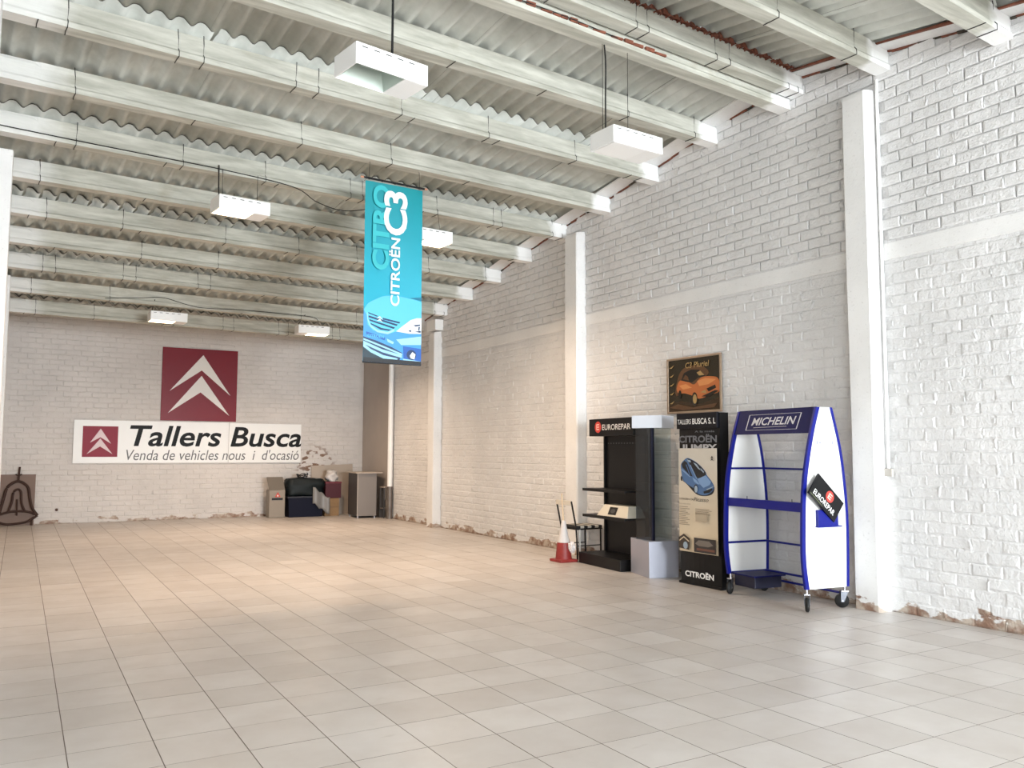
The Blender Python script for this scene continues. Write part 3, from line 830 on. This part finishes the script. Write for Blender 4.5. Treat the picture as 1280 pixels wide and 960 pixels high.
def tilted_sign():
    A, Bq, D = Vector((7.030, 5.80, 1.386)), Vector((7.400, 5.80, 1.074)), Vector((6.852, 5.80, 1.190))
    U = (Bq - A).normalized(); Vv = (A - D); L = (Bq - A).length; Hh = .245
    Vv = (Vv - U * Vv.dot(U)).normalized(); N = U.cross(Vv)
    t = thing('tilted_sign', 'small black sign with red emblem hung askew on the white rack side', 'sign')
    O = A - Vv * Hh
    MB().prism([(0, 0), (L, 0), (L, Hh), (0, Hh)], .02, M_black, O, U, Vv, -N).build('board', t)
    P = Print(Frame(O, U * L, Vv * Hh, N), .001)
    P.text('EUROREPAR', .10, .15, .88, .38, M_whitep, .008, .0); P.line([(.03, .07), (.5, .07)], .02, mat('olive_print', (120, 126, 90), .5))
    emblem(P, .56, .66, .13, .24); P.build('lettering', t)
tilted_sign()

# ---------------------------------------------------------------- black poster stand
def car34(P, x, y, s, body, dark, glass, light, sx=None):
    """a small car seen three-quarter from the front right"""
    sx = sx or s
    f = lambda pts: [(x + a * sx, y + b * s) for a, b in pts]
    P.poly(f([(.02, .42), (.06, .72), (.18, .90), (.36, .98), (.55, .93), (.70, .66), (.92, .48), (1., .34), (.98, .14), (.80, .04), (.58, .05), (.44, .06), (.2, .22)]), body, 4)
    P.poly(f([(.30, .80), (.44, .88), (.58, .84), (.72, .63), (.52, .58), (.40, .62)]), dark)
    P.poly(f([(.34, .78), (.46, .84), (.56, .80), (.60, .70), (.44, .66)]), glass)
    P.poly(f([(.08, .70), (.19, .87), (.26, .86), (.36, .60), (.24, .56), (.10, .60)]), dark)
    P.poly(f([(.11, .68), (.19, .82), (.22, .80), (.22, .62)]), glass)
    P.poly(f([(.20, .92), (.36, .965), (.52, .93), (.34, .90)]), light)
    P.poly(f([(.52, .52), (.74, .56), (.90, .46), (.76, .40)]), light)
    P.poly(f([(.50, .36), (.62, .40), (.64, .33), (.54, .28)]), glass); P.poly(f([(.90, .38), (.97, .38), (.98, .31), (.92, .30)]), glass)
    P.poly(f([(.64, .31), (.90, .30), (.90, .26), (.65, .26)]), dark); P.poly(f([(.62, .17), (.92, .18), (.90, .10), (.66, .09)]), dark)
    for wx, wy, rx, ry in ((.46, .16, .07, .13), (.09, .42, .04, .11)):
        P.ell(x + wx * sx, y + wy * s, rx * sx, ry * s, dark); P.ell(x + wx * sx, y + wy * s, rx * .65 * sx, ry * .65 * s, glass)
def poster_stand():
    t = thing('poster_stand', 'tall black stand with beige poster of a blue car, left of blue rack', 'stand', (7.11, 7.975, 0))
    Wd, H = .70, 2.07
    # gently bowed black shell
    V = []; F = []; n = 9
    for i in range(n):
        y = -Wd * i / (n - 1); bow = -.03 * math.sin(PI * i / (n - 1))
        V += [(bow, y, .02), (bow, y, H), (.14, y, H), (.14, y, .02)]
    for i in range(n - 1):
        a = 4 * i; F += [(a + k, a + (k + 1) % 4, a + 4 + (k + 1) % 4, a + 4 + k) for k in range(4)]
    F += [(0, 3, 2, 1), (4 * n - 4, 4 * n - 3, 4 * n - 2, 4 * n - 1)]
    MB().add(V, F, M_black).build('shell', t)
    MB().box((-.03, -Wd - .01, 0), (.17, .01, .03), M_blackm, .006).build('foot', t)
    hd = MB().box((-.045, -Wd, 1.885), (-.01, 0, H + .005), mat('navy_black', (8, 10, 20), .4, spec=.3), .004).build('header', t)
    P = Print(Frame((-.045, 0, 1.885), (0, -Wd, 0), (0, 0, .185), (-1, 0, 0)), .001)
    P.text('TALLERS', .03, .30, .37, .62, M_whitep, .0, 0); P.text('BUSCA S. L', .41, .28, .97, .66, M_whitep, .012, 0); P.build('lettering', hd)
    fr = Frame((-.034, 0, 0), (0, -Wd, 0), (0, 0, H), (-1, 0, 0))
    gm = mat('dim_grey_print', (104, 106, 112), .5)
    P = Print(fr, .0); P.text('CITROËN', .04, .828, .98, .878, gm, .03); P.text('JUMPY', .10, .768, .98, .818, mat('pale_grey_print', (170, 170, 172), .5), .03)
    P.text('A la mida', .45, .887, .93, .898, gm, .01)
    P.build('old_lettering', t)
    P = Print(fr, .0); P.text('CITROËN', .16, .046, .86, .086, M_whitep, .03); P.build('brand_lettering', t)
    pm = bpy.data.materials.new('poster_paper'); q = NT(pm); v = q.sep(q.pos())[2]
    q.l(q.mix(q.mapr(v, .5, 1.5), lin((214, 196, 166)), lin((196, 190, 178))), q.b.inputs['Base Color']); q.b.inputs['Roughness'].default_value = .3
    ps = MB().box((-.045, -Wd * .985, .395), (-.040, -.03, 1.645), pm).build('poster', t)
    fp = Frame((-.045, -.03, .395), (0, -Wd * .985 + .03, 0), (0, 0, 1.25), (-1, 0, 0))
    P = Print(fp, .001)
    body, dark, gl, lt = mat('poster_blue', (74, 108, 152), .35), mat('poster_dark', (24, 26, 32), .35), mat('poster_glass', (150, 168, 184), .35), mat('poster_light', (118, 150, 190), .35)
    
    f = lambda pts: [((x - 15) / 625, 1 - (y - 105) / 1418) for x, y in pts]
    P.poly(f([(70, 545), (150, 600), (300, 725), (430, 750), (560, 720), (600, 640), (560, 610), (300, 640)]), dark, 4)
    P.poly(f([(60, 320), (110, 268), (170, 238), (250, 262), (330, 305), (410, 365), (470, 432), (482, 465), (540, 525), (592, 600), (586, 655), (540, 700), (460, 738), (380, 735), (320, 712), (270, 655), (200, 620), (130, 580), (85, 540), (64, 450), (55, 380)]), body, 3)
    P.poly(f([(68, 322), (118, 276), (160, 300), (200, 390), (252, 492), (205, 482), (150, 430), (82, 372)]), dark)
    P.poly(f([(165, 243), (245, 266), (330, 308), (408, 368), (468, 435), (470, 462), (405, 500), (335, 515), (292, 470), (240, 385), (200, 315)]), dark)
    P.poly(f([(62, 385), (140, 432), (215, 492), (205, 502), (130, 450), (62, 405)]), lt)
    P.poly(f([(208, 335), (222, 332), (330, 525), (312, 522)]), lt)
    P.poly(f([(140, 330), (155, 330), (215, 470), (200, 470)]), body)
    P.poly(f([(268, 298), (325, 322), (392, 405), (350, 385), (300, 335)]), gl); P.poly(f([(385, 370), (442, 422), (436, 440), (395, 402)]), gl); P.poly(f([(165, 258), (222, 272), (232, 300), (188, 290)]), gl)
    P.poly(f([(335, 522), (470, 470), (555, 555), (530, 600), (430, 640), (365, 585)]), lt)
    P.poly(f([(255, 505), (320, 540), (375, 600), (330, 590), (280, 560)]), lt)
    P.poly(f([(430, 690), (560, 640), (580, 655), (525, 700), (440, 715)]), dark); P.poly(f([(480, 655), (585, 612), (588, 622), (490, 668)]), gl)
    P.ell(*f([(310, 655)])[0], .055, .040, dark); P.ell(*f([(312, 662)])[0], .042, .033, gl); P.ell(*f([(72, 525)])[0], .022, .025, dark)
    P.poly([(.86, .90), (.90, .93), (.94, .90), (.90, .912)], dark); P.poly([(.86, .88), (.90, .91), (.94, .88), (.90, .892)], dark)
    P.text('CITROËN C4', .02, .498, .40, .518, dark, .01); P.text('Picasso', .41, .492, .80, .528, dark, .0, .3)
    tx = mat('poster_text', (142, 130, 112), .5)
    P.text('Nou monovolum', .02, .455, .33, .468, tx); 
    for k in range(11): P.line([(.02, .43 - k * .017), (.02 + .30 * (.8 + .2 * math.sin(k * 2.1)), .43 - k * .017)], .006, tx)
    P.rect(.47, .30, .78, .385, mat('poster_panel', (172, 158, 136), .5))
    for k in range(5): P.line([(.47, .42 - k * .012), (.47 + .42 * (.85 + .15 * math.sin(k * 1.7)), .42 - k * .012)], .005, tx)
    P.poly([(.02, .03), (.02, .13), (.16, .17), (.32, .13), (.30, .02)], mat('poster_pic', (60, 50, 44), .4)); P.ell(.2, .06, .06, .035, gl); P.line([(.04, .10), (.16, .14), (.3, .10)], .012, pm)
    P.rect(.43, .01, .99, .145, mat('poster_pic2', (46, 42, 42), .4)); P.poly([(.46, .09), (.55, .125), (.82, .125), (.92, .09), (.8, .07), (.55, .07)], mat('poster_seat', (112, 104, 96), .4)); P.rect(.5, .03, .96, .05, mat('poster_red', (110, 70, 56), .4))
    P.build('printed_picture', ps)
poster_stand()

# ---------------------------------------------------------------- framed poster on the wall
def framed():
    t = thing('framed_poster', 'framed dark poster of an orange car hung above the black stand', 'picture', (W - .035, 8.835, 2.115))
    Wd, H = 1.035, .755; U = Vector((0, -1, -.003)); 
    MB().box((.0, -Wd + .02, .02), (.012, -.02, H - .02), mat('backing_board', (38, 30, 22), .6)).build('backing', t)
    al = mat('frame_metal', (170, 150, 130), .35, .6)
    for a, b in (((-.012, -Wd, 0), (.015, 0, .028)), ((-.012, -Wd, H - .028), (.015, 0, H)), ((-.012, -.028, .028), (.015, 0, H - .028)), ((-.012, -Wd, .028), (.015, -Wd + .028, H - .028))):
        MB().box(a, b, al, .004).build('frame_rail', t)
    P = Print(Frame((-.002, -.03, .03), (0, -Wd + .06, 0), (0, 0, H - .06), (-1, 0, 0)), .0005)
    bg, o1, o2, o3 = mat('pic_ground', (58, 42, 24), .25), mat('pic_orange', (190, 108, 58), .3), mat('pic_orange_light', (214, 142, 84), .3), mat('pic_brown', (92, 62, 36), .3)
    dk, tn = mat('pic_dark', (24, 20, 14), .3), mat('pic_tan', (170, 140, 88), .3)
    P.rect(0, 0, 1, 1, mat('pic_back', (44, 36, 20), .25))
    P.poly([(.0, .0), (1, .0), (1, .22), (.6, .12), (.25, .2), (0, .16)], bg)
    P.poly([(.16, .30), (.22, .72), (.40, .86), (.66, .84), (.80, .70), (.62, .55)], o3, 4)
    P.poly([(.17, .46), (.24, .60), (.40, .56), (.52, .50), (.66, .62), (.86, .62), (.98, .56), (1., .34), (.84, .28), (.62, .22), (.50, .28), (.34, .34), (.2, .36)], o1, 4)
    P.poly([(.26, .60), (.32, .74), (.46, .79), (.62, .77), (.74, .64), (.60, .62), (.48, .54), (.38, .56)], dk)
    P.poly([(.57, .72), (.64, .75), (.72, .66), (.62, .66)], tn); P.poly([(.30, .62), (.35, .7), (.40, .66), (.42, .58)], o3)
    P.poly([(.58, .56), (.74, .60), (.94, .56), (.80, .48), (.62, .46)], o2); P.poly([(.22, .5), (.36, .52), (.48, .44), (.3, .42)], o2)
    P.poly([(.64, .34), (.74, .38), (.76, .31)], tn); P.poly([(.76, .40), (.92, .46), (.94, .40), (.8, .34)], dk); P.poly([(.66, .26), (.92, .36), (.98, .34), (.8, .24)], dk)
    P.ell(.53, .22, .055, .13, dk); P.ell(.535, .22, .038, .09, tn); P.ell(.24, .33, .03, .08, dk)
    P.poly([(.02, .08), (.2, .14), (.5, .06), (.96, .12), (.9, .04), (.3, .02)], o3)
    for k in range(5): P.poly([(.03, .16 + k * .175), (.08, .15 + k * .175), (.13, .21 + k * .175), (.07, .175 + k * .175)], tn)
    P.text('C3 Pluriel', .36, .82, .82, .93, tn, .01, .15)
    P.build('printed_picture', t)
framed()

# ---------------------------------------------------------------- glass showcase tower
def glass(name, rgb, a):
    mm = bpy.data.materials.new(name); q = NT(mm)
    tr, g, mx = q.n('ShaderNodeBsdfTransparent'), q.n('ShaderNodeBsdfGlossy'), q.n('ShaderNodeMixShader')
    tr.inputs[0].default_value = lin(rgb); g.inputs[1].default_value = .03; g.inputs[0].default_value = (.9, .95, .97, 1); mx.inputs[0].default_value = a
    q.l(tr.outputs[0], mx.inputs[1]); q.l(g.outputs[0], mx.inputs[2]); q.l(mx.outputs[0], q.o.inputs[0]); return mm
M_gl = glass('clear_glass', (244, 247, 247), .05); M_gls = glass('smoked_glass', (176, 182, 192), .06)
def showcase():
    t = thing('glass_showcase', 'narrow glass showcase tower on silver box base beside black shelving', 'showcase', (7.23, 8.625, 0))
    M_ = Matrix.Rotation(math.radians(-15), 4, 'Z')
    MB().box((-.205, -.29, 0), (.205, .29, .46), M_silver, .004, M_).build('base_box', t)
    M2 = Matrix.Rotation(math.radians(27), 4, 'Z')
    MB().box((-.21, -.21, 1.91), (.21, .21, 2.075), mat('pale_silver', (216, 222, 232), .35, .1), .004, M2).build('cap_box', t)
    a = .165
    MB().box((-a, -a + .02, .46), (-a + .008, a, 1.91), M_gls).build('glass_pane', t)
    MB().box((-a + .02, -a, .46), (a, -a + .008, 1.91), M_gl).build('glass_pane', t)
    MB().box((a - .008, -a + .01, .46), (a, a, 1.91), M_gl).build('glass_pane', t)
    MB().box((-a + .01, a - .008, .46), (a - .01, a, 1.91), M_gl).build('glass_pane', t)
    MB().box((-a, -a, .46), (-a + .045, -a + .03, 1.91), mat('dark_navy_metal', (26, 28, 48), .35, .4), .002).build('corner_post', t)
    for z in (.85, 1.195, 1.56): MB().box((-a - .03, -a + .03, z), (a - .01, a - .01, z + .008), M_gl).build('glass_shelf', t)
showcase()

# ---------------------------------------------------------------- black shelving
def shelving():
    rz = math.radians(-4.2)
    t = thing('display_shelving', 'black metal shelving with red emblem header and two shelves', 'shelving', (7.06, 10.10, 0), rz)
    D, Wd = .50, 1.08
    MB().box((0, -Wd, 0), (D, 0, .155), M_black, .006).build('plinth', t)
    MB().box((.45, -Wd + .02, .155), (.48, -.01, 1.84), M_black, .003).build('back_panel', t)
    for y in (-.045, -Wd + .015): MB().box((.42, y, .155), (.48, y + .03, 1.84), M_blackm, .003).build('upright', t)
    for z in (1.045, .672):
        s = MB().box((.08, -Wd + .0, z), (.45, .02, z + .025), M_blackm, .003).build('shelf', t)
        MB().box((.075, -Wd, z - .012), (.088, .02, z + .027), M_blackm, .002).build('shelf_lip', s)
    hd = MB().box((.22, -Wd, 1.825), (.45, .06, 2.075), M_black, .004).build('header', t)
    P = Print(Frame((.22, .06, 1.825), (0, -Wd - .06, 0), (0, 0, .25), (-1, 0, 0)), .001)
    emblem(P, .215, .52, .075, .33); P.text('EUROREPAR', .32, .34, .95, .66, M_whitep, .006); P.build('lettering', hd)
    pg = MB()
    for k in range(13): pg.box((.445, -.12 - k * .07, 1.715), (.451, -.10 - k * .07, 1.73), mat('peg_grey', (90, 90, 92), .5))
    tag(pg.build('peg_holes', t), kind='stuff')
shelving()
def lectern():
    t = thing('sloped_display_box', 'cream wedge-shaped display box with black square on lower black shelf', 'box', (7.11, 9.36, .702), math.radians(-4.2))
    cm = mat('cream_board', (222, 214, 196), .5)
    V = [(0, -.36, 0), (0, .40, 0), (.07, .31, .155), (.07, -.29, .155), (.30, -.36, 0), (.30, .40, 0), (.26, .31, .155), (.26, -.29, .155)]
    MB().add(V, [(0, 1, 2, 3), (7, 6, 5, 4), (3, 2, 6, 7), (0, 4, 5, 1), (1, 5, 6, 2), (0, 3, 7, 4)], cm).build('body', t)
    u = Vector((.07, 0, .155)); nrm = Vector((-.155, 0, .07)).normalized()
    P = Print(Frame(Vector((0, .14, 0)) + u * .16, (0, -.2, 0), u * .66, nrm), .001); P.rect(0, 0, 1, 1, M_black); P.ell(.5, .5, .3, .28, M_dgrey, 16); P.build('black_square', t)
lectern()

# ---------------------------------------------------------------- chair and traffic cone
def chair():
    t = thing('metal_chair', 'worn metal chair with striped seat between traffic cone and black shelving', 'chair', (7.40, 10.55, 0))
    st = bpy.data.materials.new('striped_fabric'); q = NT(st); g = q.sep(q.n('ShaderNodeTexCoord').outputs['Object'])
    w = q.math('FRACT', q.math('MULTIPLY', q.math('ADD', g[0], 1.0), 7.5))
    q.l(q.mix(q.math('GREATER_THAN', w, .5), lin((30, 30, 32)), lin((206, 200, 188))), q.b.inputs['Base Color']); q.b.inputs['Roughness'].default_value = .8
    MB().box((-.20, -.20, .455), (.27, .20, .495), st, .015).build('seat', t)
    MB().box((-.21, -.205, .435), (.27, .205, .455), M_blackm, .004).build('seat_frame', t)
    for y in (-.2, .2):
        MB().tube([(-.19, y, 0), (-.20, y, .30), (-.215, y, .48), (-.30, y, .86)], .013, M_blackm, 8).build('rear_leg', t)
        MB().tube([(.24, y, 0), (.235, y, .44)], .013, M_blackm, 8).build('front_leg', t)
        MB().tube([(-.19, y, .2), (.24, y, .2)], .008, M_blackm, 6).build('stretcher', t)
    MB().tube([(-.150, -.205, 0), (-.150, -.205, .44)], .012, mat('white_tube', (220, 216, 208), .4), 8).build('white_leg', t)
    MB().box((-.312, -.2, .80), (-.285, .2, .87), mat('pale_backrest', (206, 198, 184), .6), .008).build('backrest', t)
chair()
def cone():
    t = thing('traffic_cone', 'red and white traffic cone on square red base at the wall', 'cone', (6.93, 10.30, 0))
    rd = mat('cone_red', (140, 40, 36), .5, var=.2); wh = mat('cone_white', (206, 200, 196), .5)
    MB().box((-.15, -.15, 0), (.15, .15, .04), rd, .012).build('base', t)
    b = MB(); b.lathe([(.125, .035), (.118, .06), (.105, .2), (.095, .28)], rd); b.build('lower_cone', t)
    b = MB(); b.lathe([(.096, .278), (.07, .36), (.045, .50), (.032, .585), (.022, .592), (.0, .592)], wh); b.build('white_sleeve', t)
    o = MB().tube([(6.925, 10.30, .594), (6.93, 10.32, .75), (6.905, 10.31, .985)], .011, mat('broom_wood', (214, 190, 158), .6), 8).build('broom_handle')
    tag(o, 'pale wooden stick standing in the top of the traffic cone', 'stick')
    bm = bmesh.new(); bmesh.ops.create_icosphere(bm, subdivisions=3, radius=1)
    r = random.Random(4)
    for v in bm.verts:
        k = 1 + .28 * math.sin(v.co.x * 6 + v.co.z * 4) * math.sin(v.co.y * 7 + 1) + r.uniform(-.08, .08)
        v.co = Vector((v.co.x * .05 * k, v.co.y * .06 * k, v.co.z * .075 * k))
    o = MB().bm(bm, mat('crumpled_plastic', (214, 208, 206), .35), Matrix.Translation((6.985, 10.17, .215)), False).build('plastic_wrap'); tag(o, 'crumpled whitish plastic wrap caught on the side of the traffic cone', 'plastic')
cone()

# ---------------------------------------------------------------- fittings on the right wall
t = thing('junction_box', 'small grey junction box with thin conduit beside the near white column', 'box', (W, 5.46, 1.40))
MB().box((-.05, -.045, -.04), (-.012, .045, .04), mat('box_grey', (186, 180, 172), .5), .005).build('cover', t)
MB().box((-.042, -.012, .04), (-.020, .012, 4.15), M_white, .003).build('conduit', t)
MB().tube([(-.034, .016, .04), (-.032, .018, 2.), (-.032, .02, 4.15)], .005, mat('conduit_cable', (150, 146, 142), .5), 6).build('wire', t)
t = thing('downpipe', 'white downpipe with grey metal foot near the back right corner', 'pipe', (W - .095, 18.68, 0))
MB().tube([(0, 0, .74), (0, 0, 4.0)], .062, M_white, 16).build('pipe', t)
MB().tube([(0, 0, .0), (0, 0, .76)], .068, mat('zinc', (120, 112, 106), .45, .6, var=.2), 16).build('metal_foot', t)
for z in (1.6, 3.2): MB().tube([(0, 0, z), (0, 0, z + .03)], .066, M_white, 16).build('clamp', t)

# ---------------------------------------------------------------- things along the back wall
def cabinet():
    t = thing('grey_cabinet', 'tall grey cabinet with overhanging pale top in the back right corner', 'cabinet', (6.98, 19.15, 0), math.radians(-4))
    MB().box((0, 0, .05), (.47, .03, 1.06), M_grey, .003).build('front_panel', t)
    MB().box((0, .03, .05), (.03, .80, 1.06), M_dgrey, .003).build('side_panel', t)  # darker grey puts shade into the side turned from the light
    MB().box((.44, .03, .05), (.47, .80, 1.06), M_grey, .003).build('side_panel', t)
    MB().box((.03, .03, .06), (.44, .78, .09), M_dgrey).build('bottom_shelf', t)
    MB().box((-.05, -.06, 1.06), (.60, .86, 1.085), mat('pale_top', (182, 168, 154), .5), .004).build('top', t)
    for x, y in ((.03, .04), (.44, .04), (.03, .76), (.44, .76)): MB().tube([(x, y, 0), (x, y, .055)], .02, M_chrome, 8).build('foot', t)
    MB().box((-.003, -.002, .05), (.012, .012, 1.06), mat('edge_strip', (176, 166, 156), .5)).build('edge_strip', t)
cabinet()
t = thing('low_shelf_unit', 'low grey shelf unit between the grey cabinet and the downpipe', 'shelf', (7.535, 18.86, 0))
MB().box((0, 0, .72), (.12, .28, .745), mat('pale_top2', (176, 164, 152), .5), .003).build('top', t)
MB().box((.0, .01, .44), (.12, .03, .72), M_grey).build('front_panel', t)
MB().box((.0, .25, 0), (.12, .28, .72), M_dgrey).build('back_panel', t)
MB().box((.0, .02, .22), (.12, .25, .235), M_grey).build('shelf', t)
for x in (.0, .10): MB().box((x, .0, 0), (x + .02, .02, .72), M_dgrey).build('leg', t)

def bin_():
    t = thing('waste_bin', 'grey waste bin with raised flap lid at the back wall under the sign', 'bin', (5.36, 20.34, 0))
    g = mat('bin_grey', (142, 132, 120), .6)
    MB().box((-.19, -.15, 0), (.19, .15, .66), g, .02).build('body', t)
    V = [(-.20, -.155, .665), (.18, -.155, .665), (.14, -.07, .965), (-.24, -.07, .965)]
    V = V + [(a, b + .02, c) for a, b, c in V]
    MB().add(V, [(0, 1, 2, 3), (7, 6, 5, 4), (0, 4, 5, 1), (1, 5, 6, 2), (2, 6, 7, 3), (3, 7, 4, 0)], mat('bin_lid', (104, 95, 84), .6)).build('lid', t)
    MB().box((-.13, -.158, .42), (.13, -.15, .47), M_black).build('slot', t)
    P = Print(Frame((-.06, -.151, .49), (.14, 0, 0), (0, 0, .12), (0, -1, 0)), .001); P.poly([(0, 0), (1, 0), (.5, 1)], mat('warning_red', (196, 60, 44), .5)); P.poly([(.35, .15), (.65, .15), (.5, .5)], M_whitep); P.build('triangle_sticker', t)
bin_()
def sack(name, label, cat, loc, size, m_, seed, sq=.55, sub=3, amp=.08):
    bm = bmesh.new(); bmesh.ops.create_cube(bm, size=2); bmesh.ops.subdivide_edges(bm, edges=bm.edges[:], cuts=7, use_grid_fill=True)
    r = random.Random(seed); ph = [r.uniform(0, 6) for _ in range(6)]
    for v in bm.verts:
        c = v.co; s = c.normalized() * 1.25; p = c.lerp(s, sq)
        n = math.sin(p.x * 3 + ph[0]) * math.sin(p.z * 4 + ph[1]) + .6 * math.sin(p.y * 7 + p.z * 6 + ph[2]) + r.uniform(-.35, .35)
        p *= 1 + amp * n
        v.co = Vector((p.x * size[0] / 2, p.y * size[1] / 2, max(0, (p.z + 1) * size[2] / 2)))
    o = MB().bm(bm, m_, None, True).build(name, None, loc); return tag(o, label, cat)
def crate():
    t = thing('storage_tub', 'dark navy plastic tub on the floor right of the waste bin', 'tub', (6.04, 20.32, 0))
    nv = mat('tub_navy', (9, 13, 34), .6, spec=.2); w, d, h = .44, .22, .50
    V = [(-w + .04, -d + .03, 0), (w - .04, -d + .03, 0), (w - .04, d - .03, 0), (-w + .04, d - .03, 0), (-w, -d, h), (w, -d, h), (w, d, h), (-w, d, h)]
    MB().add(V, [(3, 2, 1, 0), (4, 5, 6, 7)] + [(i, (i + 1) % 4, 4 + (i + 1) % 4, 4 + i) for i in range(4)], nv).build('body', t)
    MB().box((-w - .015, -d - .015, h - .04), (w + .015, d + .015, h), mat('tub_rim', (20, 22, 34), .5), .008).build('rim', t)
crate()
sack('rubbish_sack', 'dark green bulging sack lying on top of the navy tub', 'sack', (6.04, 20.32, .50), (.88, .40, .42), mat('sack_green', (10, 20, 22), .55, spec=.3), 2, .35)
t = tag(MB().tube([(5.98 + .11 * math.cos(a) * (1 + .02 * a), 20.30 + .09 * math.sin(a), .955 + .006 * a + .02 * math.sin(3 * a)) for a in [i * .35 for i in range(38)]], .013, M_rubber, 6).build('hose_coil'), 'coiled black hose lying on top of the dark green sack', 'hose')
t = thing('cardboard_box', 'brown cardboard box on the floor beside the grey cabinet', 'box', (6.70, 20.34, 0))
cb = mat('cardboard', (142, 112, 78), .8, var=.12)
MB().box((-.18, -.18, 0), (.18, .18, .43), cb, .004).build('body', t)
MB().box((-.18, -.183, .2), (.18, -.18, .24), mat('parcel_tape', (128, 98, 64), .4)).build('tape', t)
t = thing('red_crate', 'dark red box stacked on the brown cardboard box', 'box', (6.74, 20.36, .432))
rd = mat('maroon_box', (72, 16, 28), .6)
MB().box((-.2, -.17, 0), (.2, .17, .40), rd, .006).build('body', t)
MB().box((-.205, -.175, .36), (.205, .175, .40), mat('maroon_lid', (112, 36, 48), .5), .004).build('lid', t)
sack('plastic_bag', 'crumpled clear white plastic bag on top of the dark red box', 'bag', (6.73, 20.34, .833), (.24, .22, .27), mat('bag_white', (206, 200, 196), .3), 8, .8, 3, .16)
V = []; F = []
for j in range(7):
    for i in range(9):
        x = 6.18 + .42 * i / 8; y = 0
        V.append((x, 20.05 - .03 * math.sin(i), .72 - .065 * j - .035 * i + .03 * math.sin(i * 1.7 + j)))
for j in range(6):
    for i in range(8): a = j * 9 + i; F.append((a, a + 1, a + 10, a + 9))
k = len(V); V += [(x, y + .008, z) for x, y, z in V]; F += [tuple(k + q for q in reversed(f)) for f in F]
bnd = list(range(9)) + [9 * j + 8 for j in range(1, 7)] + [54 + i for i in range(7, -1, -1)] + [9 * j for j in range(5, 0, -1)]
F += [(bnd[i], k + bnd[i], k + bnd[(i + 1) % len(bnd)], bnd[(i + 1) % len(bnd)]) for i in range(len(bnd))]
o = link('plastic_sheet', me('plastic_sheet', V, F, [mat('sheet_grey', (128, 126, 124), .4)], smooth=True)); tag(o, 'grey plastic sheet draped in front of the tub and cardboard box', 'sheet')
pn = mat('pale_panel', (176, 162, 148), .6)
V = [(6.34, 20.60, 0), (7.42, 20.60, 0), (7.42, 20.755, 1.26), (6.34, 20.755, 1.22)]
V = V + [(a, b + .018, c) for a, b, c in V]
tag(MB().add(V, [(0, 1, 2, 3), (7, 6, 5, 4), (0, 4, 5, 1), (1, 5, 6, 2), (2, 6, 7, 3), (3, 7, 4, 0)], pn).build('leaning_panel'), 'pale board leaning on the back wall behind the cabinet and red box', 'board')
tag(MB().tube([(1.55 - .8, B - .02, .30), (1.55 - .8, B + .01, .30)], .03, mat('hole_brown', (84, 56, 44), .8), 10).build('hole_disc'), 'tiny brown disc standing for a hole low on the back wall beside the iron bell', 'pipe')  # flat brown disc put in place of a small hole in the wall

# iron bell in front of a brown board, back left corner
t = tag(MB().add([(WL + .01, 20.70, 0), (.33, 20.70, 0), (.33, 20.755, 1.07), (WL + .01, 20.755, 1.07), (WL + .01, 20.72, 0), (.33, 20.72, 0), (.33, 20.775, 1.07), (WL + .01, 20.775, 1.07)],
     [(0, 1, 2, 3), (7, 6, 5, 4), (0, 4, 5, 1), (1, 5, 6, 2), (2, 6, 7, 3), (3, 7, 4, 0)], mat('brown_board', (122, 100, 88), .6)).build('brown_board'), 'brown board leaning on the back wall behind the iron bell', 'board')
def bell():
    t = thing('iron_bell', 'dark iron bell outline leaning on a brown board in the back left corner', 'bell', (0, 20.58, 0))
    ir = mat('rusty_iron', (58, 36, 28), .7, .2)
    def pt(p): return (-.285 + (p[0] / 8.73 - 3) * .01459, 0.0 + .10 * (1.08 - (p[1] / 8.73 - 33) * .01698), 1.08 - (p[1] / 8.73 - 33) * .01698)
    def bar(name, pts, r): MB().tube([pt(p) for p in smooth_line(pts, 5)], r, ir, 8).build(name, t)
    bar('outer_rim', [(12, 720), (28, 650), (55, 540), (80, 445), (130, 392), (200, 366), (270, 392), (318, 445), (340, 560), (372, 660), (432, 738)], .027)
    bar('inner_rim', [(112, 690), (145, 580), (155, 490), (200, 452), (238, 485), (250, 600), (290, 690)], .022)
    bar('lower_bar', [(5, 722), (130, 692), (250, 688), (350, 702), (430, 738)], .024)
    bar('foot_arc', [(10, 800), (110, 825), (300, 808), (380, 770), (432, 738)], .024)
    bar('clapper', [(200, 560), (203, 690), (203, 735)], .016)
    bar('hanger', [(203, 366), (206, 290), (212, 210)], .02)
    bar('hanger_arm', [(168, 292), (206, 300), (240, 290)], .014)
    bar('stand_leg', [(20, 800), (20, 868)], .018); bar('stand_leg', [(370, 780), (372, 868)], .018)
bell()
